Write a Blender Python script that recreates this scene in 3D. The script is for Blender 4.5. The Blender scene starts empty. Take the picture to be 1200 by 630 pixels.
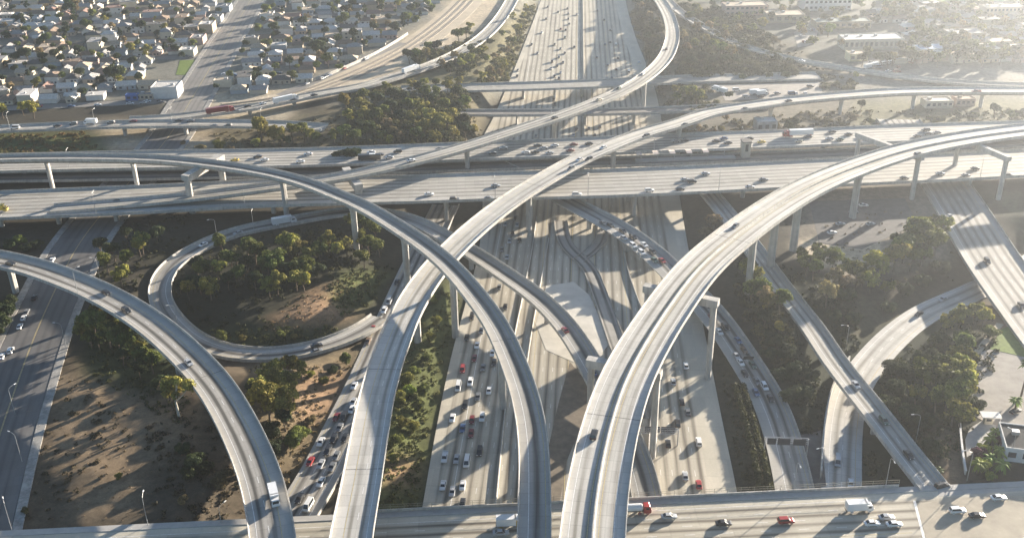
import bpy, math, random
import numpy as np
from mathutils import Matrix, Vector
random.seed(7); RNG = np.random.default_rng(11)
S = bpy.context.scene
COL = S.collection
R = math.radians
# ---------------------------------------------------------------- camera
CAM_H = 208.0; FPX = 1208.0
_d = Vector((38, -2400, -1208)).normalized(); _u = -_d
_f = Vector((0, 0, -1)); _y = (_f - _u * _f.dot(_u)).normalized(); _x = _y.cross(_u)
M3 = Matrix((_x, _y, _u))
cam_d = bpy.data.cameras.new('camera'); cam = bpy.data.objects.new('camera', cam_d); COL.objects.link(cam)
cam.matrix_world = Matrix.Translation((0, 0, CAM_H)) @ M3.to_4x4()
cam_d.sensor_width = 36; cam_d.lens = 36 * FPX / 1200; cam_d.clip_start = 1; cam_d.clip_end = 9000
S.camera = cam
# ---------------------------------------------------------------- light
SUN_AZ, SUN_EL = 46.0, 10.4
w = bpy.data.worlds.new("World"); S.world = w; w.use_nodes = True
nt = w.node_tree; bg = nt.nodes['Background']
sky = nt.nodes.new('ShaderNodeTexSky'); sky.sky_type = 'NISHITA'; sky.sun_disc = False
sky.sun_elevation = R(SUN_EL); sky.sun_rotation = R(SUN_AZ); sky.altitude = 200
sky.air_density = 1.0; sky.dust_density = 0.7; sky.ozone_density = 2.5
nt.links.new(sky.outputs[0], bg.inputs[0]); bg.inputs[1].default_value = 0.05
sd = bpy.data.lights.new('sun', 'SUN'); so = bpy.data.objects.new('sun', sd); COL.objects.link(so)
sd.energy = 5.0; sd.angle = R(0.5); sd.color = (1.0, 0.885, 0.735)
so.rotation_euler = (R(90 - SUN_EL), 0, R(180 - SUN_AZ)); so.location = (300, 300, 300)
S.view_settings.view_transform = 'Standard'; S.view_settings.look = 'None'
S.view_settings.exposure = 2.36; S.view_settings.gamma = 1.0
S.cycles.max_bounces = 4; S.cycles.diffuse_bounces = 2; S.cycles.glossy_bounces = 2; S.cycles.volume_bounces = 0
S.cycles.use_denoising = True
# ---------------------------------------------------------------- pixel <-> place (surveying the photograph)
M3n = np.array(M3)
def un(px, py, z=0.0):
    c = Vector((px - 600, -(py - 315), -FPX)); v = M3 @ c
    t = (z - CAM_H) / v.z
    return Vector((v.x * t, v.y * t, z))
def pr(x, y, z):
    c = M3n.T @ np.array([x, y, z - CAM_H]); return 600 + FPX * c[0] / -c[2], 315 - FPX * c[1] / -c[2]
def pr_many(P):
    c = (P - np.array([0, 0, CAM_H])) @ M3n
    d = np.where(c[:, 2] < -1, -c[:, 2], 1e9)
    return 600 + FPX * c[:, 0] / d, 315 - FPX * c[:, 1] / d
ORD = ['', 'first', 'second', 'third', 'fourth', 'fifth', 'sixth', 'seventh', 'eighth', 'ninth', 'tenth', 'eleventh', 'twelfth', 'thirteenth', 'fourteenth', 'fifteenth', 'sixteenth', 'seventeenth', 'eighteenth', 'nineteenth']
TENS = {2: 'twent', 3: 'thirt', 4: 'fort', 5: 'fift', 6: 'sixt', 7: 'sevent', 8: 'eight', 9: 'ninet'}
def ordn(n):
    if n < 20: return ORD[n]
    t, r = divmod(n, 10)
    if t >= 10: return 'hundred and ' + (ordn(n - 100) if n > 100 else 'first')
    return TENS[t] + 'ieth' if r == 0 else TENS[t] + 'y-' + ORD[r]
# ---------------------------------------------------------------- materials
def mat(name, col, rough=0.8, metal=0.0, noise=None, spec=0.3, bump=0.0):
    m = bpy.data.materials.new(name); m.use_nodes = True
    n = m.node_tree.nodes; l = m.node_tree.links; b = n['Principled BSDF']
    b.inputs['Roughness'].default_value = rough; b.inputs['Metallic'].default_value = metal
    b.inputs['Specular IOR Level'].default_value = spec
    b.inputs['Base Color'].default_value = (*col, 1)
    if noise:
        sc, amt = noise
        g = n.new('ShaderNodeNewGeometry'); t = n.new('ShaderNodeTexNoise'); t.inputs['Scale'].default_value = sc; t.inputs['Detail'].default_value = 5; t.inputs['Roughness'].default_value = .65
        l.new(g.outputs['Position'], t.inputs['Vector'])
        r = n.new('ShaderNodeMapRange'); r.inputs[1].default_value = .3; r.inputs[2].default_value = .7; r.inputs[3].default_value = 1 - amt; r.inputs[4].default_value = 1 + amt
        l.new(t.outputs['Fac'], r.inputs[0])
        mx = n.new('ShaderNodeMix'); mx.data_type = 'RGBA'; mx.blend_type = 'MULTIPLY'; mx.inputs[0].default_value = 1
        mx.inputs[6].default_value = (*col, 1); l.new(r.outputs[0], mx.inputs[7]); l.new(mx.outputs[2], b.inputs['Base Color'])
    return m
def streak(m, amt=.35):
    n = m.node_tree.nodes; l = m.node_tree.links; b = n['Principled BSDF']; src = b.inputs['Base Color'].links[0].from_socket
    g = n.new('ShaderNodeNewGeometry'); mp = n.new('ShaderNodeVectorMath'); mp.operation = 'MULTIPLY'; mp.inputs[1].default_value = (.9, .9, .06); l.new(g.outputs['Position'], mp.inputs[0])
    t = n.new('ShaderNodeTexNoise'); t.inputs['Scale'].default_value = 1; t.inputs['Detail'].default_value = 6; t.inputs['Roughness'].default_value = .7; l.new(mp.outputs[0], t.inputs['Vector'])
    r = n.new('ShaderNodeMapRange'); r.inputs[1].default_value = .42; r.inputs[2].default_value = .7; r.inputs[3].default_value = 1; r.inputs[4].default_value = 1 - amt; l.new(t.outputs['Fac'], r.inputs[0])
    mx = n.new('ShaderNodeMix'); mx.data_type = 'RGBA'; mx.blend_type = 'MULTIPLY'; mx.inputs[0].default_value = 1; l.new(src, mx.inputs[6]); l.new(r.outputs[0], mx.inputs[7]); l.new(mx.outputs[2], b.inputs['Base Color'])
def attr_mat(name, attr, rough=0.9, noise=(0.35, 0.35), spec=0.15, translucent=0.0, tint_random=False):
    m = mat(name, (.5, .5, .5), rough, spec=spec)
    n = m.node_tree.nodes; l = m.node_tree.links; b = n['Principled BSDF']
    a = n.new('ShaderNodeAttribute'); a.attribute_name = attr
    src = a.outputs['Color']
    if noise:
        g = n.new('ShaderNodeNewGeometry'); last = None
        for sc, amt in (noise if isinstance(noise, list) else [noise]):
            t = n.new('ShaderNodeTexNoise'); t.inputs['Scale'].default_value = sc; t.inputs['Detail'].default_value = 6; t.inputs['Roughness'].default_value = .7
            l.new(g.outputs['Position'], t.inputs['Vector'])
            r = n.new('ShaderNodeMapRange'); r.inputs[1].default_value = .3; r.inputs[2].default_value = .7; r.inputs[3].default_value = 1 - amt; r.inputs[4].default_value = 1 + amt
            l.new(t.outputs['Fac'], r.inputs[0])
            mx = n.new('ShaderNodeMix'); mx.data_type = 'RGBA'; mx.blend_type = 'MULTIPLY'; mx.inputs[0].default_value = 1
            l.new(src, mx.inputs[6]); l.new(r.outputs[0], mx.inputs[7]); src = mx.outputs[2]
    if tint_random:
        o = n.new('ShaderNodeObjectInfo'); h = n.new('ShaderNodeHueSaturation')
        r1 = n.new('ShaderNodeMapRange'); r1.inputs[3].default_value = .475; r1.inputs[4].default_value = .52; l.new(o.outputs['Random'], r1.inputs[0]); l.new(r1.outputs[0], h.inputs['Hue'])
        r2 = n.new('ShaderNodeMath'); r2.operation = 'MULTIPLY'; r2.inputs[1].default_value = 7.31; l.new(o.outputs['Random'], r2.inputs[0])
        r3 = n.new('ShaderNodeMath'); r3.operation = 'FRACT'; l.new(r2.outputs[0], r3.inputs[0])
        r4 = n.new('ShaderNodeMapRange'); r4.inputs[3].default_value = .7; r4.inputs[4].default_value = 1.35; l.new(r3.outputs[0], r4.inputs[0]); l.new(r4.outputs[0], h.inputs['Value'])
        l.new(src, h.inputs['Color']); src = h.outputs[0]
    l.new(src, b.inputs['Base Color'])
    if translucent:
        tr = n.new('ShaderNodeBsdfTranslucent'); l.new(src, tr.inputs[0]); ms = n.new('ShaderNodeMixShader'); ms.inputs[0].default_value = translucent
        l.new(b.outputs[0], ms.inputs[1]); l.new(tr.outputs[0], ms.inputs[2]); l.new(ms.outputs[0], n['Material Output'].inputs[0])
    return m
def road_mat(name, base, worn, panel=4.6, wear_amt=.8, joint=.8, rough=.75):
    """concrete or asphalt lanes; UV.x in lanes (integer on a lane line), UV.y in metres; vertex 'wear' is 1 where traffic runs"""
    m = mat(name, base, rough, spec=.25); n = m.node_tree.nodes; l = m.node_tree.links; b = n['Principled BSDF']
    def math_(op, a, c=None, cl=False):
        x = n.new('ShaderNodeMath'); x.operation = op; x.use_clamp = cl
        for i, v in enumerate((a, c)):
            if v is None: continue
            if isinstance(v, (int, float)): x.inputs[i].default_value = v
            else: l.new(v, x.inputs[i])
        return x.outputs[0]
    uv = n.new('ShaderNodeUVMap'); uv.uv_map = 'UVMap'; sp = n.new('ShaderNodeSeparateXYZ'); l.new(uv.outputs[0], sp.inputs[0]); U, V = sp.outputs[0], sp.outputs[1]
    at = n.new('ShaderNodeAttribute'); at.attribute_name = 'wear'
    def noise(su, sv, det=4, off=0):
        cb = n.new('ShaderNodeCombineXYZ'); l.new(math_('MULTIPLY', U, su), cb.inputs[0]); l.new(math_('MULTIPLY', V, sv), cb.inputs[1]); cb.inputs[2].default_value = off
        t = n.new('ShaderNodeTexNoise'); t.inputs['Scale'].default_value = 1; t.inputs['Detail'].default_value = det; t.inputs['Roughness'].default_value = .6; l.new(cb.outputs[0], t.inputs['Vector']); return t.outputs['Fac']
    wob = math_('MULTIPLY', math_('SUBTRACT', noise(.3, .02), .5), .3)
    ph = math_('MULTIPLY', math_('ADD', U, wob), 2 * math.pi)
    stripe = math_('POWER', math_('SUBTRACT', .5, math_('MULTIPLY', math_('COSINE', ph), .5)), 1.25)
    tracks = math_('MULTIPLY', math_('ADD', math_('COSINE', math_('MULTIPLY', ph, 2)), 1), .12)
    streak = noise(2.2, .012, 5, 3)
    st2 = math_('MULTIPLY', math_('SUBTRACT', streak, .2), 2.6, True)
    wear = math_('MULTIPLY', math_('MULTIPLY', math_('ADD', stripe, tracks), at.outputs['Fac']), math_('MULTIPLY', st2, wear_amt), True)
    mx = n.new('ShaderNodeMix'); mx.data_type = 'RGBA'; l.new(wear, mx.inputs[0]); mx.inputs[6].default_value = (*base, 1); mx.inputs[7].default_value = (*worn, 1)
    # tone of each slab, blotches, joints
    wn = n.new('ShaderNodeTexWhiteNoise'); wn.noise_dimensions = '2D'; cb = n.new('ShaderNodeCombineXYZ')
    l.new(math_('FLOOR', U), cb.inputs[0]); l.new(math_('FLOOR', math_('DIVIDE', V, panel)), cb.inputs[1]); l.new(cb.outputs[0], wn.inputs[0])
    tone = math_('ADD', .93, math_('MULTIPLY', wn.outputs[0], .14))
    blotch = math_('ADD', .68, math_('MULTIPLY', noise(.35, .03, 6, 7), .64))
    fine = math_('ADD', .88, math_('MULTIPLY', noise(5, 1.2, 3, 5), .24))
    fv = math_('FRACT', math_('DIVIDE', V, panel)); jv = math_('LESS_THAN', fv, .05)
    fu = math_('FRACT', U); ju = math_('LESS_THAN', fu, .035)
    jn = math_('SUBTRACT', 1, math_('MULTIPLY', math_('MAXIMUM', jv, ju), 1 - joint))
    f = math_('MULTIPLY', math_('MULTIPLY', tone, blotch), math_('MULTIPLY', jn, fine))
    m2 = n.new('ShaderNodeMix'); m2.data_type = 'RGBA'; m2.blend_type = 'MULTIPLY'; m2.inputs[0].default_value = 1; l.new(mx.outputs[2], m2.inputs[6]); l.new(f, m2.inputs[7])
    l.new(m2.outputs[2], b.inputs['Base Color'])
    return m
CONC = road_mat('lane_concrete', (.385, .365, .325), (.13, .118, .10), joint=.88)
CONC_PALE = road_mat('pale_lane_concrete', (.47, .45, .41), (.21, .195, .165), wear_amt=.85, joint=.8)
CONC_GREY = road_mat('grey_lane_concrete', (.36, .34, .305), (.085, .078, .068), wear_amt=1.0, joint=.86)
CONC_TAN = road_mat('tan_lane_concrete', (.45, .41, .33), (.135, .115, .088), wear_amt=.85, panel=9, joint=.93)
ASPH = road_mat('street_asphalt', (.125, .12, .115), (.075, .072, .07), wear_amt=.7, joint=.95)
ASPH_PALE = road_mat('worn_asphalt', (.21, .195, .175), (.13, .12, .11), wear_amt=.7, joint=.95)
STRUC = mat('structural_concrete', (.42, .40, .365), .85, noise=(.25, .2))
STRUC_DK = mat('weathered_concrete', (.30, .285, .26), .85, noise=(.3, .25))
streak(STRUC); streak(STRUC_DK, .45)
PAVE = mat('pavement_concrete', (.36, .345, .32), .85, noise=(.4, .12))
WHITE_LINE = mat('road_paint', (.70, .69, .66), .7, noise=(1.5, .25))
YELLOW_LINE = mat('yellow_road_paint', (.48, .39, .20), .7, noise=(1.5, .3))
JOINT = mat('joint_rubber', (.13, .125, .115), .8)
STEEL = mat('galvanised_steel', (.42, .42, .42), .5, .6)
DARK_STEEL = mat('dark_steel', (.07, .07, .075), .6, .3)
GLASS = mat('vehicle_glass', (.02, .025, .03), .08, spec=.6)
TYRE = mat('tyre_rubber', (.02, .02, .02), .9)
RIM = mat('wheel_rim', (.35, .35, .36), .4, .7)
LAMPW = mat('headlight_lens', (.75, .75, .72), .15, spec=.6)
LAMPR = mat('tail_light_lens', (.35, .02, .02), .2, spec=.6)
BARK = mat('bark', (.12, .09, .065), .95, noise=(1.5, .3))
BARK_W = mat('pale_bark', (.45, .41, .35), .9, noise=(1.2, .2))
LEAF = attr_mat('foliage', 'leafcol', .75, noise=(.8, .25), translucent=.25, tint_random=True)
COVERL = attr_mat('ground_cover_leaf', 'leafcol', .8, noise=(.6, .25), translucent=.2)
GROUND = attr_mat('ground_soil', 'cover', .95, noise=[(.045, .22), (.4, .35), (2.2, .25)])
PAINTS = {k: mat('paint_' + k.replace(' ', '_'), c, .3, .0, spec=.5) for k, c in dict(white=(.66, .66, .65), silver=(.36, .37, .38), grey=(.15, .155, .16), black=(.022, .022, .024), red=(.30, .03, .028), maroon=(.16, .02, .025), blue=(.06, .11, .22), green=(.05, .10, .075), brown=(.16, .10, .06), yellow=(.65, .45, .06), beige=(.5, .44, .33)).items()}
# ---------------------------------------------------------------- object helpers
def mesh_obj(name, verts, faces, mats, parent=None, mi=None, loc=(0, 0, 0), smooth=False):
    me = bpy.data.meshes.new(name); me.from_pydata(verts, [], faces)
    for m_ in (mats if isinstance(mats, (list, tuple)) else [mats]): me.materials.append(m_)
    if mi is not None: me.polygons.foreach_set('material_index', mi)
    if smooth: me.polygons.foreach_set('use_smooth', [True] * len(me.polygons))
    me.update()
    o = bpy.data.objects.new(name, me); COL.objects.link(o); o.location = loc
    if parent is not None: o.parent = parent
    return o
def tag(o, label=None, cat=None, group=None, kind=None):
    if label: o['label'] = label
    if cat: o['category'] = cat
    if group: o['group'] = group
    if kind: o['kind'] = kind
    return o
def thing(name, loc, label, cat, group=None, rz=0.0):
    o = bpy.data.objects.new(name, None); COL.objects.link(o); o.location = loc; o.rotation_euler = (0, 0, rz); o.empty_display_size = 1
    return tag(o, label, cat, group)
def inst(name, me, parent, loc=(0, 0, 0), rot=(0, 0, 0), mat0=None):
    o = bpy.data.objects.new(name, me); COL.objects.link(o); o.parent = parent; o.location = loc; o.rotation_euler = rot
    if mat0 is not None:
        o.material_slots[0].link = 'OBJECT'; o.material_slots[0].material = mat0
    return o
class MB:
    def __init__(s): s.v = []; s.f = []; s.m = []
    def quad(s, a, b, c, d, m=0):
        i = len(s.v); s.v += [tuple(a), tuple(b), tuple(c), tuple(d)]; s.f.append((i, i + 1, i + 2, i + 3)); s.m.append(m)
    def poly(s, pts, m=0):
        i = len(s.v); s.v += [tuple(p) for p in pts]; s.f.append(tuple(range(i, i + len(pts)))); s.m.append(m)
    def box(s, c, d, m=0, rz=0.0, taper=1.0):
        x, y, z = d[0] / 2, d[1] / 2, d[2] / 2; i = len(s.v); cr, sr = math.cos(rz), math.sin(rz)
        for k, (sx, sy, sz) in enumerate([(-1, -1, -1), (1, -1, -1), (1, 1, -1), (-1, 1, -1), (-1, -1, 1), (1, -1, 1), (1, 1, 1), (-1, 1, 1)]):
            t = taper if sz > 0 else 1; X, Y = sx * x * t, sy * y * t
            s.v.append((c[0] + X * cr - Y * sr, c[1] + X * sr + Y * cr, c[2] + sz * z))
        for q in ((0, 3, 2, 1), (4, 5, 6, 7), (0, 1, 5, 4), (1, 2, 6, 5), (2, 3, 7, 6), (3, 0, 4, 7)): s.f.append(tuple(i + a for a in q)); s.m.append(m)
    def loft(s, secs, m=0, closed=True, caps=True):
        """secs: list of equal-length point loops"""
        i0 = len(s.v); k = len(secs[0])
        for sec in secs: s.v += [tuple(p) for p in sec]
        for a in range(len(secs) - 1):
            for j in range(k if closed else k - 1):
                j2 = (j + 1) % k; s.f.append((i0 + a * k + j, i0 + (a + 1) * k + j, i0 + (a + 1) * k + j2, i0 + a * k + j2)); s.m.append(m)
        if caps and closed:
            s.f.append(tuple(i0 + j for j in range(k))); s.m.append(m)
            s.f.append(tuple(i0 + (len(secs) - 1) * k + j for j in reversed(range(k)))); s.m.append(m)
    def tube(s, pts, radii, n=8, m=0):
        secs = []
        for i, p in enumerate(pts):
            p = Vector(p); a = Vector(pts[max(i - 1, 0)]); b = Vector(pts[min(i + 1, len(pts) - 1)]); t = (b - a).normalized()
            u = t.cross(Vector((0, 0, 1)) if abs(t.z) < .9 else Vector((1, 0, 0))).normalized(); v = t.cross(u)
            secs.append([p + (u * math.cos(2 * math.pi * k / n) + v * math.sin(2 * math.pi * k / n)) * radii[i] for k in range(n)])
        s.loft(secs, m)
    def build(s, name, mats, parent=None, loc=(0, 0, 0), smooth=False): return mesh_obj(name, s.v, s.f, mats, parent, s.m, loc, smooth)
# ---------------------------------------------------------------- paths and ribbons
class Path:
    def __init__(s, ctrl, step=3.0, world=False, smooth=3):
        P = [Vector(c) if world else un(*c) for c in ctrl]
        P = [P[0] * 2 - P[1]] + P + [P[-1] * 2 - P[-2]]
        pts = []
        for i in range(1, len(P) - 2):
            p0, p1, p2, p3 = P[i - 1:i + 3]
            t0 = 0; t1 = t0 + max((p1 - p0).length ** .5, 1e-3); t2 = t1 + max((p2 - p1).length ** .5, 1e-3); t3 = t2 + max((p3 - p2).length ** .5, 1e-3)
            n = max(4, int((p2 - p1).length / 1.0))
            for k in range(n):
                t = t1 + (t2 - t1) * k / n
                a1 = p0 * ((t1 - t) / (t1 - t0)) + p1 * ((t - t0) / (t1 - t0)); a2 = p1 * ((t2 - t) / (t2 - t1)) + p2 * ((t - t1) / (t2 - t1)); a3 = p2 * ((t3 - t) / (t3 - t2)) + p3 * ((t - t2) / (t3 - t2))
                b1 = a1 * ((t2 - t) / (t2 - t0)) + a2 * ((t - t0) / (t2 - t0)); b2 = a2 * ((t3 - t) / (t3 - t1)) + a3 * ((t - t1) / (t3 - t1))
                pts.append(b1 * ((t2 - t) / (t2 - t1)) + b2 * ((t - t1) / (t2 - t1)))
        pts.append(P[-2]); A = np.array([tuple(p) for p in pts])
        d = np.concatenate([[0], np.cumsum(np.linalg.norm(np.diff(A, axis=0), axis=1))]); n = max(2, int(d[-1] / step) + 1)
        q = np.linspace(0, d[-1], n); A = np.stack([np.interp(q, d, A[:, k]) for k in range(3)], 1)
        for _ in range(smooth * 4):
            B = A.copy(); B[1:-1] = (A[:-2] + 2 * A[1:-1] + A[2:]) / 4; A = B
        s.p = A; t = np.gradient(A, axis=0); t[:, 2] = 0; t /= np.linalg.norm(t, axis=1)[:, None]; s.t = t
        s.n = np.stack([t[:, 1], -t[:, 0], np.zeros(len(t))], 1)   # to the right of travel
        s.d = np.concatenate([[0], np.cumsum(np.linalg.norm(np.diff(A, axis=0), axis=1))]); s.L = s.d[-1]
        s.px, s.py = pr_many(A)
    def near_px(s, px, py): return int(np.argmin((s.px - px) ** 2 + (s.py - py) ** 2))
    def near_xy(s, x, y): return int(np.argmin((s.p[:, 0] - x) ** 2 + (s.p[:, 1] - y) ** 2))
    def at(s, i, off=0, dz=0): return Vector(s.p[i] + s.n[i] * off + np.array([0, 0, dz]))
    def locate(s, px, py, dz=.7):
        i = s.near_px(px, py)
        for _ in range(4):
            q = un(px, py, s.p[i][2] + dz); i = s.near_xy(q.x, q.y)
        z = s.p[i][2]; q = un(px, py, z + dz); off = float(np.dot(np.array([q.x, q.y, 0]) - s.p[i] * [1, 1, 0], s.n[i])); along = float(np.dot(np.array([q.x, q.y, 0]) - s.p[i] * [1, 1, 0], s.t[i]))
        j = min(i + 1, len(s.p) - 1) if along > 0 else max(i - 1, 0)
        dd = np.linalg.norm(s.p[j][:2] - s.p[i][:2]) or 1; z += (s.p[j][2] - z) * min(1, abs(along) / dd)
        return Vector((q.x, q.y, z)), i, off
def sweep(name, path, prof, mats, parent=None, closed=True, lane=3.65, u0=0.0, wear=None, top=0, i0=0, i1=None, origin=(0, 0, 0), step=1, smooth=False):
    """prof: list of (lateral, height). the first `top` strips carry material 0, others material 1 (if given)"""
    idx = list(range(i0, (i1 if i1 is not None else len(path.p)), step)); k = len(prof); O = np.array(origin)
    P = path.p[idx][:, None, :] + path.n[idx][:, None, :] * np.array([a for a, _ in prof])[None, :, None] - O
    P[:, :, 2] += np.array([b for _, b in prof])[None, :]
    n = len(idx); J = k if closed else k - 1; faces = []; mi = []
    for a in range(n - 1):
        for j in range(J):
            j2 = (j + 1) % k; faces.append((a * k + j, a * k + j2, (a + 1) * k + j2, (a + 1) * k + j)); mi.append(0 if (j < top or len(mats) == 1) else 1)
    if closed:
        faces.append(tuple(reversed(range(k)))); mi.append(len(mats) - 1); faces.append(tuple((n - 1) * k + j for j in range(k))); mi.append(len(mats) - 1)
    o = mesh_obj(name, P.reshape(-1, 3).tolist(), faces, mats, parent, mi)
    me = o.data; uvl = me.uv_layers.new(name='UVMap'); vi = np.zeros(len(me.loops), int); me.loops.foreach_get('vertex_index', vi)
    U = np.tile(np.array([(a - u0) / lane for a, _ in prof]), n); V = np.repeat(path.d[idx], k)
    uvl.data.foreach_set('uv', np.stack([U[vi], V[vi]], 1).ravel())
    if wear is not None:
        a = me.attributes.new('wear', 'FLOAT', 'POINT'); a.data.foreach_set('value', np.tile(np.array(wear, float), n))
    return o
def dashes(path, specs, parent=None, dz=.02, i0=0, i1=None, name='lane_marking', z_scale=1):
    """specs: (offset, width, dash, gap, material index); dash 0 = solid line"""
    mb = MB(); i1 = len(path.p) if i1 is None else i1
    D = path.d
    def P(s_, off):
        q = [np.interp(s_, D, path.p[:, k]) for k in range(3)]; nn = [np.interp(s_, D, path.n[:, k]) for k in range(2)]
        return (q[0] + nn[0] * off, q[1] + nn[1] * off, q[2] + dz)
    for off, wd, da, ga, m_ in specs:
        s0, s1 = D[i0], D[i1 - 1]
        if da == 0:
            n = max(2, int((s1 - s0) / 4)); q = np.linspace(s0, s1, n)
            for a, b in zip(q[:-1], q[1:]): mb.quad(P(a, off - wd / 2), P(a, off + wd / 2), P(b, off + wd / 2), P(b, off - wd / 2), m_)
        else:
            a = s0
            while a + da < s1: mb.quad(P(a, off - wd / 2), P(a, off + wd / 2), P(a + da, off + wd / 2), P(a + da, off - wd / 2), m_); a += da + ga
    o = mb.build(name, [WHITE_LINE, YELLOW_LINE], parent); o['kind'] = 'stuff'; return o
def top_profile(w, ls, rs):
    return [(-w, 0), (-w + ls - .3, 0), (-w + ls + .3, 0), (w - rs - .3, 0), (w - rs + .3, 0), (w, 0)], [0, 0, 1, 1, 0, 0]
PATHS = {}
def viaduct(key, name, label, ctrl, width, road=CONC, ls=2.4, rs=2.4, gird=2.0, lanes=2, cat='flyover', par_h=.95, step=3.0, joints=(), marks=True, left_par=True, right_par=True, smooth=3):
    p = Path(ctrl, step, smooth=smooth); PATHS[key] = p; w_ = width / 2
    root = thing(name, (0, 0, 0), label, cat)
    tp, wr = top_profile(w_ - .2, ls, rs)
    lw = (2 * (w_ - .2) - ls - rs) / lanes
    deck = sweep('deck', p, tp + [(w_ - .2, -.4), (-w_ + .2, -.4)], [road, STRUC], root, lane=lw, u0=-w_ + .2 + ls, wear=wr + [0, 0], top=5)
    g = w_ * .62
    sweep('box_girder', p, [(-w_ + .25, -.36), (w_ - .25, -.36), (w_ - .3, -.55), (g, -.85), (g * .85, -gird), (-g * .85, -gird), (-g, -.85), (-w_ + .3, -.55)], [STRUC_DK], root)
    for sgn, ok in ((-1, left_par), (1, right_par)):
        if ok: sweep('parapet', p, [(sgn * (w_ + .05), -.5), (sgn * (w_ + .05), par_h), (sgn * (w_ - .15), par_h), (sgn * (w_ - .38), -.1)], [STRUC], root)
    if marks:
        sp = [(-w_ + .2 + ls, .18, 0, 0, 1), (w_ - .2 - rs, .18, 0, 0, 0)] + [(-w_ + .2 + ls + lw * i, .16, 3.0, 8.0, 0) for i in range(1, lanes)]
        dashes(p, sp, root)
    for (jx, jy) in joints:
        i = p.near_px(jx, jy); mb = MB(); a = .22
        a = .16; t = Vector(p.t[i]); l_, r_ = p.at(i, -w_ + .4, .012), p.at(i, w_ - .4, .012)
        mb.quad(l_ - t * a, r_ - t * a, r_ + t * a, l_ + t * a); mb.build('expansion_joint', JOINT, root)
    p.root = root; p.w = w_; p.gird = gird
    return p
GROUND_Z = lambda x, y: 7.0   # replaced once the terrain exists
COLQ = []
def columns(p, tops, size=(1.9, 2.6), flare=1.7, off=0.0, octo=True, zoff=0):
    for t in tops: COLQ.append((p, t, size, flare, off))
def build_columns():
    for p, (px, py), (a, b), fl, off in COLQ:
        i = p.near_px(px, py); q = p.at(i, off); zt = q.z - p.gird - .02 + .15
        zb = min(GROUND_Z(q.x, q.y), zt - 2) - .4; t = Vector(p.t[i]); n = Vector(p.n[i]); secs = []
        for z, k in ((zb, 1), (zt - 4.2, 1), (zt - 2.4, 1.12), (zt - 1.0, (1 + fl) / 2), (zt, fl)):
            ring = []
            for sx, sy in ((1, .55), (.55, 1), (-.55, 1), (-1, .55), (-1, -.55), (-.55, -1), (.55, -1), (1, -.55)):
                v = t * (sx * a / 2) + n * (sy * b / 2 * k); ring.append((q.x + v.x, q.y + v.y, z))
            secs.append(ring)
        mb = MB(); mb.loft(secs); mb.build('column', STRUC, p.root)
BENTQ = []
def bent(*a): BENTQ.append(a)
def bent_now(p, px, py, left, right, cols, cap_w=2.4, cap_h=2.6):
    """outrigger bent: a cap beam under the deck reaching out past it, on columns at the given offsets"""
    i = p.near_px(px, py); q = p.at(i); t = Vector(p.t[i]); n = Vector(p.n[i]); zt = q.z - .8
    mb = MB(); secs = []
    for o_ in (left, left + 1.2, right - 1.2, right):
        d_ = cap_h if left + 1 < o_ < right - 1 else cap_h * .85; c = q + n * o_
        secs.append([(c.x + t.x * s_ * cap_w / 2, c.y + t.y * s_ * cap_w / 2, z) for s_, z in ((-1, zt), (1, zt), (1, zt - d_), (-1, zt - d_))])
    mb.loft(secs); mb.build('bent_cap', STRUC, p.root)
    for o_ in cols:
        c = q + n * o_; zb = GROUND_Z(c.x, c.y) - .4; mb = MB(); secs = []
        for z, k in ((zb, 1), (zt - cap_h - 1.5, 1), (zt - cap_h + .1, 1.15)):
            secs.append([(c.x + t.x * sx * cap_w * .42 + n.x * sy * 1.0 * k, c.y + t.y * sx * cap_w * .42 + n.y * sy * 1.0 * k, z) for sx, sy in ((1, .5), (.6, 1), (-.6, 1), (-1, .5), (-1, -.5), (-.6, -1), (.6, -1), (1, -.5))])
        mb.loft(secs); mb.build('column', STRUC, p.root)
LOW = []   # (path points, half width, z) that cut into the terrain
def grade(key, name, ctrl, width, road=CONC, ls=1.5, rs=1.5, lanes=2, marks=True, cut=True, dashes_on=True, world=False, edge=True):
    p = Path(ctrl, 3.0, world=world); PATHS[key] = p; w_ = width / 2; tp, wr = top_profile(w_, ls, rs); lw = (width - ls - rs) / lanes
    o = sweep(name, p, tp + [(w_, -.9), (-w_, -.9)], [road, STRUC_DK], None, lane=lw, u0=-w_ + ls, wear=wr + [0, 0], top=5); o['kind'] = 'structure'
    if marks:
        sp = ([(-w_ + ls, .18, 0, 0, 1), (w_ - rs, .18, 0, 0, 0)] if edge else []) + [(-w_ + ls + lw * i, .16, 3.0, 7.0, 0) for i in range(1, lanes)]
        dashes(p, sp, o)
    if cut: LOW.append((p.p, w_))
    p.root = o; p.w = w_; return p
def barrier(key_path, off, label, h=.9, i0=0, i1=None, m=STRUC, name='concrete_barrier', cat='barrier', th=.25, base=-.3):
    p = key_path
    o = sweep(name, p, [(off - th, base), (off + th, base), (off + th * .5, h), (off - th * .5, h)], [m], None, i0=i0, i1=i1)
    return tag(o, label, cat)
# ================================================================ ROADS AND FLYOVERS
Z = 7.0
def zz(pts, zs):
    """pixel centres with heights interpolated from (index, z) keys"""
    k = sorted(zs.items()); return [(x, y, float(np.interp(i, [a for a, _ in k], [b for _, b in k]))) for i, (x, y) in enumerate(pts)]
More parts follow.
